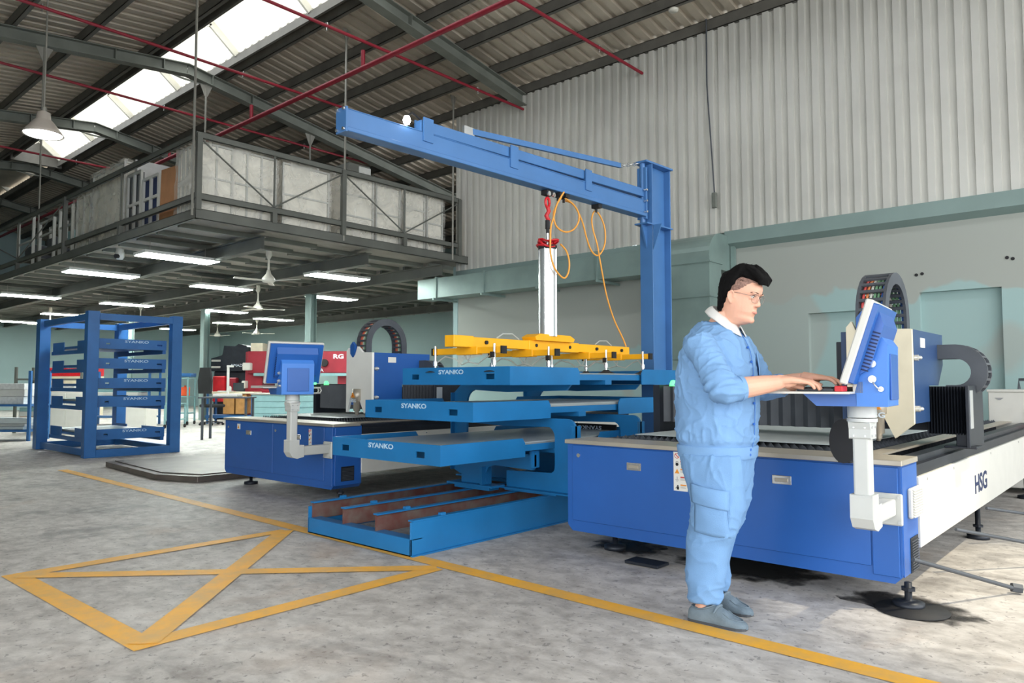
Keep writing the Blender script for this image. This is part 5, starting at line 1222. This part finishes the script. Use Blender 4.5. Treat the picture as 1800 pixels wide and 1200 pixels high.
# nose, lips, brow ridge, cheeks, ears
def ball(m, c, r, rot=None, nn=14):
    c = Vector(c); vs = []; fs = []
    for i in range(nn + 1):
        for j in range(nn * 2):
            a = math.pi * i / nn; b = math.pi * j / nn
            p = Vector((r[0] * math.sin(a) * math.cos(b), r[1] * math.sin(a) * math.sin(b), r[2] * math.cos(a)))
            if rot: p = rot @ p
            vs.append(c + p)
    for i in range(nn):
        for j in range(nn * 2): fs.append((i * nn * 2 + j, i * nn * 2 + (j + 1) % (nn * 2), (i + 1) * nn * 2 + (j + 1) % (nn * 2), (i + 1) * nn * 2 + j))
    m.add(vs, fs, True)
hm.tube([(.076, 0, .146), (.08, 0, .13), (.087, 0, .113), (.093, 0, .102), (.092, 0, .093)], [.010, .0095, .0105, .012, .011], 12)
ball(hm, (.094, 0, .097), (.012, .0135, .011))
for s in (-1, 1):
    ball(hm, (.085, s * .0125, .094), (.0115, .009, .009))
    ball(hm, (.078, s * .03, .15), (.012, .024, .007))
    ball(hm, (.0665, s * .032, .142), (.0145, .0175, .006)); ball(hm, (.0655, s * .032, .1235), (.0135, .016, .005))
    # ear
    ec = Vector((-.012, s * .0795, .112)); Rz = Matrix.Rotation(s * R(-20), 3, 'Z') @ Matrix.Rotation(R(-10), 3, 'Y')
    ball(hm, ec + Vector((0, s * .002, 0)), (.0165, .0055, .029), Rz)
    hm.tube([ec + Rz @ Vector((.012, s * .006, -.006)), ec + Rz @ Vector((.014, s * .007, .014)), ec + Rz @ Vector((.004, s * .009, .03)), ec + Rz @ Vector((-.012, s * .01, .022)), ec + Rz @ Vector((-.0155, s * .008, .0)), ec + Rz @ Vector((-.008, s * .004, -.02)), ec + Rz @ Vector((.002, s * .0, -.031))], [.004, .0045, .0045, .0045, .004, .0045, .006], 8)
ball(hm, (.083, 0, .065), (.009, .021, .0055)); ball(hm, (.083, 0, .0545), (.009, .018, .0055)); ball(hm, (.078, 0, .018), (.016, .02, .015))
for v in hm.v: pass
body.add([HM @ Vector(v) for v in hm.v], hm.f, True)
# trunk, legs inside the clothes
TR = [(.80, -1.83, -1.55, .14), (.95, -1.84, -1.53, .15), (1.1, -1.84, -1.52, .155), (1.25, -1.82, -1.53, .155), (1.33, -1.79, -1.56, .13), (1.38, -1.755, -1.60, .08), (1.42, -1.735, -1.60, .062), (1.50, -1.69, -1.58, .06)]
loft(body, oval_rings(dense(TR), YC), 28)
def limb(m, pts, rad, n=16): m.tube(smooth(pts, 4), [rad[min(int(i / 4), len(rad) - 1)] + (rad[min(int(i / 4) + 1, len(rad) - 1)] - rad[min(int(i / 4), len(rad) - 1)]) * (i % 4) / 4 for i in range((len(pts) - 1) * 4 + 1)], n)
RS, RE, RW = Vector((-1.68, 3.25, 1.345)), Vector((-1.525, 3.185, 1.112)), Vector((-1.345, 3.405, 1.152))
LS, LE, LW = Vector((-1.66, 3.63, 1.345)), Vector((-1.575, 3.76, 1.115)), Vector((-1.335, 3.70, 1.168))
for S_, E_, W_ in ((RS, RE, RW), (LS, LE, LW)):
    limb(body, [S_, (S_ + E_) / 2, E_, E_ + (W_ - E_) * .3, E_ + (W_ - E_) * .7, W_], [.042, .046, .048, .052, .044, .031])
for (hx, hy, kx, ax, ay) in ((-1.70, 3.345, -1.66, -1.712, 3.315), (-1.70, 3.54, -1.69, -1.77, 3.545)):
    limb(body, [(hx, hy, .85), (hx, hy, .65), (kx - .03, (hy + ay) / 2, .46), (kx - .055, ay, .3), (ax, ay, .1), (ax, ay, .05)], [.07, .062, .045, .042, .034, .036])
    limb(body, [(ax - .03, ay, .05), (ax + .02, ay, .052), (ax + .06, ay, .038), (ax + .1, ay, .03)], [.035, .034, .028, .02])
# hands: palm of metacarpals, five fingers each
def hand(m, W, fwd, lat, up, thumb_side, curl):
    """W wrist centre; fwd towards the fingertips; lat towards the little finger side"""
    f, l, u = [Vector(v).normalized() for v in (fwd, lat, up)]
    K = 1.1; P = lambda a, b, c: W + f * a * K + l * b * K + u * (c * K + .006)
    fing = [(-.027, .078, .042, .026, .021, 0), (-.009, .083, .046, .029, .022, .1), (.010, .079, .042, .027, .021, .2), (.028, .070, .034, .021, .018, .3)]
    for k, (b, a, l1, l2, l3, c) in enumerate(fing):
        kn = P(a, b, .004 - .002 * abs(k - 1))
        m.tube([P(-.01, b * .55, -.002), P(a * .5, b * .85, .004), kn], [.021, .018, .0135], 10)
        p = kn; ang = curl[0] + c * .15; spread = b * .9; pts = [kn - f * .01, kn]
        for L_, da in ((l1, curl[1]), (l2, curl[2]), (l3, curl[2] * .6)):
            d = f * math.cos(ang) - u * math.sin(ang) + l * spread; p = p + d.normalized() * L_ * K; pts.append(p); ang += da
        m.tube(pts, [.0122, .0115, .0102, .0092, .0076], 10)
    m.tube([P(.0, -.012, -.006), P(.028, -.034, -.014), P(.055, -.047, -.02), P(.082, -.046, -.026), P(.1, -.04, -.03)], [.017, .0145, .0115, .0105, .008], 10)
    m.tube([P(-.015, 0, 0), P(.03, .0, -.004), P(.06, .0, -.004)], [.03, .029, .018], 12)
dR = Vector((.84, .5, -.02)); dL = Vector((.97, -.18, -.04))
hand(body, RW, dR, Vector((.5, -.84, 0)), (0.02, 0, 1), 1, (.12, .42, .5))
hand(body, LW, dL, Vector((.18, .97, 0)), (0.04, 0, 1), 1, (.05, .35, .4))
bo = body.build('body', M_['skin'], man); remesh(bo, .0036, 3)
# eyes, brows, glasses
def hpart(m, name, mat, **k): return m.build(name, M_[mat], man, M=HM, **k)
for s in (-1, 1):
    m = MB(); ball(m, (.0672, s * .0305, .1322), (.0108, .0108, .0108)); e = hpart(m, 'eye', 'eye_white')
    m = MB(); ball(m, (.0742, s * .0298, .1305), (.0045, .0055, .0055)); mm = m.build('iris', M_['iris'], e, M=HM)
    m = MB(); m.tube([hsurf(s * t_, z_, .0045) for t_, z_ in ((.2, .151), (.36, .154), (.55, .1545), (.75, .151))], [.0018, .0026, .0024, .001], 6); hpart(m, 'eyebrow', 'brow_brown')
    m = MB(); m.tube([(.0795, s * .02, .1345), (.081, s * .031, .139), (.0755, s * .043, .1365)], .0011, 5); hpart(m, 'eyelash', 'hair_black')
m = MB(); m.tube([(.0855, -.021, .0575), (.0905, -.008, .059), (.0905, .008, .059), (.0855, .021, .0575)], [.0015, .0046, .0046, .0015], 8); m.tube([(.086, -.02, .058), (.0915, 0, .0555), (.086, .02, .058)], [.0015, .005, .0015], 8); hpart(m, 'lips', 'lips')
g = MB()
for s in (-1, 1):
    ring = []
    for i in range(20):
        a = 2 * math.pi * i / 20; ring.append((.097 - .012 * abs(s * .034 + .025 * math.cos(a)) / .06, s * .034 + .0265 * math.copysign(abs(math.cos(a)) ** .8, math.cos(a)), .125 + .021 * math.copysign(abs(math.sin(a)) ** .8, math.sin(a))))
    g.tube(ring, .0011, 6, closed=True)
    g.tube([(.085, s * .06, .133), (.078, s * .073, .136), (.03, s * .0815, .137), (-.01, s * .083, .136), (-.03, s * .079, .12)], .0013, 6)
g.tube([(.096, -.009, .128), (.1, 0, .131), (.096, .009, .128)], .0012, 6)
gl = hpart(g, 'glasses', 'glass_frame')
for s in (-1, 1):
    m = MB(); pts = []
    for i in range(18):
        a = 2 * math.pi * i / 18; pts.append((s * .034 + .0258 * math.copysign(abs(math.cos(a)) ** .8, math.cos(a)), .125 + .0203 * math.copysign(abs(math.sin(a)) ** .8, math.sin(a))))
    m.prism(pts, 'x', .0895, .0903); m.build('lens', M_['lens_glass'], gl, M=HM)
# hair: short faded sides and longer swept top
def region(t, z):
    """hair thickness over the skull; t=0 front, pi back"""
    ft = abs(math.atan2(math.sin(t), math.cos(t))); 
    top = .205 - .012 * 0
    if ft < .75: line = .196
    elif ft < 1.35: line = .196 - (ft - .75) / .6 * .045
    elif ft < 1.75: line = .151 - (ft - 1.35) / .4 * .03
    else: line = .121 - min(1, (ft - 1.75) / .9) * .11
    return z - line
m = MB(); nz, nt = 44, 48; rings = []
for i in range(nz):
    z = -.01 + .2445 * i / (nz - 1); r = []
    for j in range(nt):
        t = 2 * math.pi * j / nt; d = region(t, z); ft = abs(math.atan2(math.sin(t), math.cos(t)))
        off = -.006 if d < 0 else min(.004, d * .5 + .0008)
        r.append(hsurf(t, min(z, .2349), off) + Vector((0, 0, .004 if z > .22 else 0)))
    rings.append(r)
loft(m, rings, nt); side = hpart(m, 'hair_sides', 'hair_fade', recalc=False)
m = MB(); rings = []
for i in range(30):
    z = .03 + .2045 * i / 29; r = []
    for j in range(nt):
        t = 2 * math.pi * j / nt; ft = abs(math.atan2(math.sin(t), math.cos(t))); 
        # black hair line: high above the temples, low at the back of the head
        line = .203 if ft < .7 else (.2035 if ft < 1.4 else .2035 - min(1, (ft - 1.4) / .8) * .18)
        d = z - line
        nse = .006 * mnoise.noise(Vector((t * 9, z * 60, 1)))
        off = -.012 if d < 0 else min(.018 if ft < 2 else .013, .003 + d * .9) + nse
        p = hsurf(t, min(z, .2349), off); 
        if z > .19: p.z += min(.05, (z - .19) * 1.45) * (1 + .4 * mnoise.noise(Vector((p.x * 40, p.y * 40, 3)))) * max(.25, min(1, (p.x + .1) / .085))
        if ft < 1.1 and z > .195: p.x += .02 * (1.1 - ft) / 1.1 + .003; p.z -= .004
        r.append(p)
    rings.append(r)
loft(m, rings, nt)
# front tuft
for k in range(9):
    y = -.045 + k * .0113
    m.tube([(-.03, y, .262), (.02, y * 1.02, .262), (.065, y, .244), (.097, y * .98, .222), (.117 - abs(y) * .45, y * .95, .198 - abs(y) * .1)], [.016, .02, .02, .016, .005], 8)
top = hpart(m, 'hair_top', 'hair_black', recalc=False); remesh(top, .0035, 2)
rh = random.Random(11); st_ = MB()
for k in range(900):
    t = rh.uniform(0, 2 * math.pi); ft = abs(math.atan2(math.sin(t), math.cos(t))); z = rh.uniform(.215, .2345) if ft < 1.2 else (rh.uniform(.195, .2345) if ft < 2 else rh.uniform(.06, .2345))
    p = hsurf(t, z, .008); 
    if z > .2: p.z += (z - .19) * 1.0 * max(.1, min(1, (p.x + .1) / .085))
    if ft < 1.1 and z > .195: p.x += .02
    d = (p - Vector((-.02, 0, .12))).normalized() * .55 + Vector((.5, 0, -.15)) if z > .19 else (p - Vector((-.02, 0, .12))).normalized() * .3 + Vector((-.1, 0, -.6))
    d.normalize(); L_ = rh.uniform(.008, .02) if z > .19 else .008
    st_.cyl(p, p + d * L_, .0009, 3, .0002, caps=False)
tag(st_.build('hair_strands', M_['hair_black'], man, M=HM, recalc=False), kind='stuff')
# shirt
m = MB()
ST = [(.785, -1.858, -1.520, .175), (.80, -1.862, -1.512, .18), (.845, -1.868, -1.508, .185), (.87, -1.876, -1.498, .192), (.95, -1.878, -1.495, .195), (1.05, -1.88, -1.492, .196), (1.14, -1.878, -1.494, .195), (1.22, -1.868, -1.498, .194), (1.29, -1.848, -1.508, .194), (1.34, -1.83, -1.525, .19), (1.375, -1.822, -1.545, .165), (1.4, -1.8, -1.565, .13), (1.425, -1.79, -1.582, .1), (1.452, -1.768, -1.602, .078)]
loft(m, oval_rings(dense(ST), YC, e=2.4), 28)
def sleeve(S_, E_, W_, r):
    m.tube(smooth([S_ + Vector((-.01, 0, .0)), S_ * .75 + E_ * .25, (S_ + E_) / 2, S_ * .25 + E_ * .75, E_, E_ + (W_ - E_) * .12, E_ + (W_ - E_) * r], 4), [.08 - (.08 - .058) * i / 24 for i in range(25)], 18)
sleeve(RS, RE, RW, .3); sleeve(LS, LE, LW, .42)
for (E_, W_, S_, t0) in ((RE, RW, RS, .0), (LE, LW, LS, 0)):
    a = E_ + (S_ - E_) * .28; 
    for q in range(3):
        c = E_ + (S_ - E_) * (.34 - .16 * q); d = (E_ - S_).normalized(); u = d.orthogonal().normalized(); v = d.cross(u)
        m.tube([c + (u * math.cos(R(k)) + v * math.sin(R(k))) * (.062 + .006 * math.sin(R(k * 3 + q * 80))) + d * (.012 * math.sin(R(k * 2 + q * 60))) for k in range(0, 360, 20)], .0125, 8, closed=True)
sh = m.build('shirt', M_['shirt_cloth'], man); remesh(sh, .0065, 5)
def shirt_fold(p):
    dr, tr_ = segd(p, RS, RE); dl, tl = segd(p, LS, LE); d, t, S_, E_ = (dr, tr_, RS, RE) if dr < dl else (dl, tl, LS, LE)
    arm = max(0, min(1, (.12 - d) / .05))
    ax = (E_ - S_).normalized(); u = (p - S_).dot(ax)
    # sleeve: rings of creases crowding towards the rolled cuff, long pulls near the shoulder
    q1 = Vector((u * 26, p.x * 5, p.z * 5 + p.y * 4)); q2 = Vector((u * 5, p.x * 17 + 3, p.y * 14))
    a = (.5 + .9 * t) * .008 * ridge(q1, 3) + .006 * (1 - t) * ridge(q2, 3)
    # trunk: slanting folds from the armpit to the waist, gathers above the hem band
    q3 = Vector((p.x * 9 + p.z * 5, p.y * 6, p.z * 7 - p.x * 4 + 7)); q4 = Vector((p.x * 24, p.y * 24, p.z * 3))
    low = max(0, min(1, (.98 - p.z) / .12)) * max(0, min(1, (p.z - .84) / .03))
    b = .009 * ridge(q3, 3) + .006 * ridge(q3 * 1.9 + Vector((4, 1, 2)), 4) + low * .007 * ridge(q4, 2)
    hem = max(0, min(1, (p.z - .845) / .02))
    return (a * arm + b * (1 - arm) * hem) - .003
bake(sh, shirt_fold)
# cuffs
for E_, W_, r in ((RE, RW, .3), (LE, LW, .42)):
    d = (W_ - E_).normalized(); c = E_ + (W_ - E_) * r
    MB().cyl(c - d * .014, c + d * .006, .061, 24, .059).build('cuff', M_['shirt_cloth'], man)
m = MB(); loft(m, oval_rings([(.782, -1.868, -1.508, .183), (.79, -1.872, -1.503, .186), (.835, -1.878, -1.499, .190), (.842, -1.872, -1.505, .185)], YC, e=2.4, n=40), 40); hb = m.build('hem_band', M_['shirt_cloth'], man)
# placket, buttons, collar, chest pocket
def sfront(z, dy=0, off=.004):
    xb, xf, hw = interp(ST, z)[:3]; a = (xf - xb) / 2; s = min(.98, abs(dy) / hw); return (xb + xf) / 2 + a * (1 - s ** 2.4) ** (1 / 2.4) + off
m = MB(); zz = .79; pts = []
while zz < 1.40: pts.append((sfront(zz, .0, .006), YC - .006, zz)); zz += .03
m.tube(pts, .002, 6); m.build('placket_seam', M_['seam_blue'], man)
for z, dy in ((.803, -.03), (.828, -.03), (1.18, -.018), (1.25, -.018), (1.32, -.018), (.95, -.018), (1.05, -.018)):
    x = sfront(z, dy, .005); MB().cyl((x, YC + dy, z), (x + .006, YC + dy - .001, z), .0065, 12).build('button', M_['button_blue'], man)
m = MB()
def colpt(t, h):
    # collar: stand round the neck, leaf falling outwards
    c, s = math.cos(t), math.sin(t); xc, yc = -1.646, YC; ax, ay = .07 + .008 * max(0, math.cos(t)), .068
    base = Vector((xc + ax * c, yc + ay * s, 1.452 - .035 * c)); 
    topp = Vector((xc + .006 + (ax - .02) * c, yc + (ay - .011) * s, 1.498 - .041 * c))
    leaf = Vector((xc + .008 + (ax + .026) * c, yc + (ay + .028) * s, 1.452 - .062 * c - .018 * max(0, c)))
    if h < .35: return base.lerp(topp, h / .35)
    q = topp.lerp(leaf, (h - .35) / .65); q.z += .006 * math.sin((h - .35) / .65 * math.pi); return q
m.grid(40, 12, lambda u, v: colpt(R(14) + u * R(332), v)); co = m.build('collar', M_['collar_cloth'], man, solid=.004)
MB().cyl((-1.586, YC - .05, 1.408), (-1.58, YC - .056, 1.405), .0075, 12).build('collar_button', M_['button_blue'], man)
m = MB(); m.grid(6, 6, lambda u, v: (sfront(1.18 + .12 * v, .05 + .1 * u, .016), YC + .05 + .1 * u, 1.18 + .12 * v)); m.build('chest_pocket', M_['shirt_cloth'], man, solid=.003)
# trousers
m = MB()
PT = [(.62, -1.78, -1.55, .11), (.66, -1.81, -1.54, .14), (.72, -1.825, -1.535, .155), (.80, -1.84, -1.53, .16), (.86, -1.84, -1.53, .155)]
loft(m, oval_rings(dense(PT), YC), 28)
RLG = [(.098, -1.772, -1.637, .066, -.012), (.13, -1.782, -1.63, .07, -.01), (.23, -1.795, -1.607, .077, -.008), (.37, -1.79, -1.582, .084, -.005), (.44, -1.775, -1.545, .088, 0), (.485, -1.765, -1.528, .09, 0), (.56, -1.765, -1.508, .095, .005), (.65, -1.79, -1.515, .098, .008), (.74, -1.82, -1.515, .1, .012), (.8, -1.83, -1.525, .092, .016)]
LLG = [(.1, -1.835, -1.698, .066, .0), (.13, -1.842, -1.69, .07, .0), (.23, -1.848, -1.695, .077, .0), (.37, -1.835, -1.66, .084, 0), (.44, -1.815, -1.62, .088, 0), (.56, -1.795, -1.575, .095, 0), (.65, -1.80, -1.565, .098, 0), (.74, -1.82, -1.55, .1, -.012), (.8, -1.83, -1.54, .092, -.016)]
loft(m, oval_rings(dense(RLG), 3.327, e=2.1), 28); loft(m, oval_rings(dense(LLG), 3.545, e=2.1), 28)
tr = m.build('trousers', M_['trouser_cloth'], man); remesh(tr, .0065, 5)
def trouser_fold(p):
    q = Vector((p.x * 8 + p.z * 4, p.y * 8, p.z * 9 - p.x * 5)); q2 = Vector((p.x * 9, p.y * 9, p.z * 20)); q3 = Vector((p.x * 22, p.y * 20, p.z * 4))
    knee = math.exp(-((p.z - .46) / .09) ** 2); hem = max(0, min(1, (.24 - p.z) / .14)); top = max(0, min(1, (p.z - .62) / .1))
    return .006 * ridge(q, 3) + knee * .006 * ridge(q2, 3) + hem * .013 * ridge(q2 * .8 + Vector((3, 3, 3)), 2) + top * .005 * ridge(q3, 3) + .002
bake(tr, trouser_fold)
def legside(z, x, off):
    xb, xf, hw, yo = interp(RLG, z); xc, a = (xb + xf) / 2, (xf - xb) / 2; s = min(.97, abs(x - xc) / a); return 3.327 + yo - hw * (1 - s ** 2.1) ** (1 / 2.1) - off
def patch(x0, x1, z0, z1, off, nm, tilt=0):
    m = MB(); m.grid(10, 10, lambda u, v: ((lambda X, Z: (X, legside(Z, X, off + .008 * math.sin(math.pi * u) * math.sin(math.pi * v) + .003 * mnoise.noise(Vector((X * 30, Z * 30, off * 50)))), Z + tilt * (u - .5)))(x0 + (x1 - x0) * u, z0 + (z1 - z0) * v)))
    return m.build(nm, M_['trouser_cloth'], man, solid=.004)
patch(-1.715, -1.55, .43, .60, .012, 'cargo_pocket', -.02); patch(-1.73, -1.54, .565, .655, .022, 'pocket_flap', -.025)
m = MB()
# loafers
def shoe(px, py, yaw):
    L = .285; n = 26; stn = []
    W = [(0, .024, .058), (.012, .032, .07), (.05, .038, .076), (.1, .04, .088), (.13, .043, .094), (.17, .047, .074), (.21, .047, .05), (.245, .042, .041), (.27, .03, .034), (.283, .012, .024)]
    m = MB(); rings = []
    M = Matrix.Translation((px, py, 0)) @ Matrix.Rotation(yaw, 4, 'Z')
    x = 0
    while x <= .2831:
        hw, h = interp(W, x); bend = .006 * math.sin(x / .285 * math.pi)
        r = []
        for i in range(n):
            t = 2 * math.pi * i / n; c, s = math.cos(t), math.sin(t)
            y = hw * math.copysign(abs(c) ** .75, c) + bend; z = .012 + (h - .012) * (max(0, s) ** .75) if s > 0 else .012 + .007 * s
            r.append(M @ Vector((x, y, z)))
        rings.append(r); x += .0283 / 3
    loft(m, rings, n); o = m.build('loafer', M_['suede'], man)
    # sole
    sp = []
    xs_s = [q[0] for q in W]
    for q in W: sp.append((q[0] - .002, q[1] + .003 + .006 * math.sin(q[0] / .285 * math.pi)))
    for q in reversed(W): sp.append((q[0] - .002, -q[1] - .003 + .006 * math.sin(q[0] / .285 * math.pi)))
    MB().prism(sp, 'z', .001, .012).build('sole', M_['shoe_sole'], o, M=M, bevel=.002)
    # foot opening rim, tongue, apron seam
    rim = []
    for i in range(28):
        a = 2 * math.pi * i / 28; X = .072 + .062 * math.cos(a); hw, h = interp(W, X); y = min(hw * .93, .034) * math.sin(a); rim.append((X, y + .003, h + .001 - (.012 * abs(math.sin(a)) ** 2)))
    MB().tube(rim, .0035, 6, closed=True).build('opening_rim', M_['suede'], o, M=M)
    ap = []
    for i in range(21):
        a = R(-100 + 200 * i / 20); X = .19 + .07 * math.cos(a); hw, h = interp(W, X); y = .031 * math.sin(a); ap.append((X, y + .006, h * (1 - .22 * (abs(y) / .045) ** 2) + .0015))
    MB().tube(ap, .0028, 6).build('apron_seam', M_['suede'], o, M=M)
    mm = MB(); mm.tube([(.135, -.04, .062), (.145, -.024, .086), (.148, .004, .09), (.147, .028, .086), (.14, .045, .062)], [.004, .007, .007, .007, .004], 8); mm.build('strap', M_['suede'], o, M=M)
    MB().cyl((.14, -.026, .076), (.141, -.031, .079), .004, 8).build('rivet', M_['chrome'], o, M=M)
shoe(-1.775, 3.3, R(4)); shoe(-1.845, 3.545, R(-2))
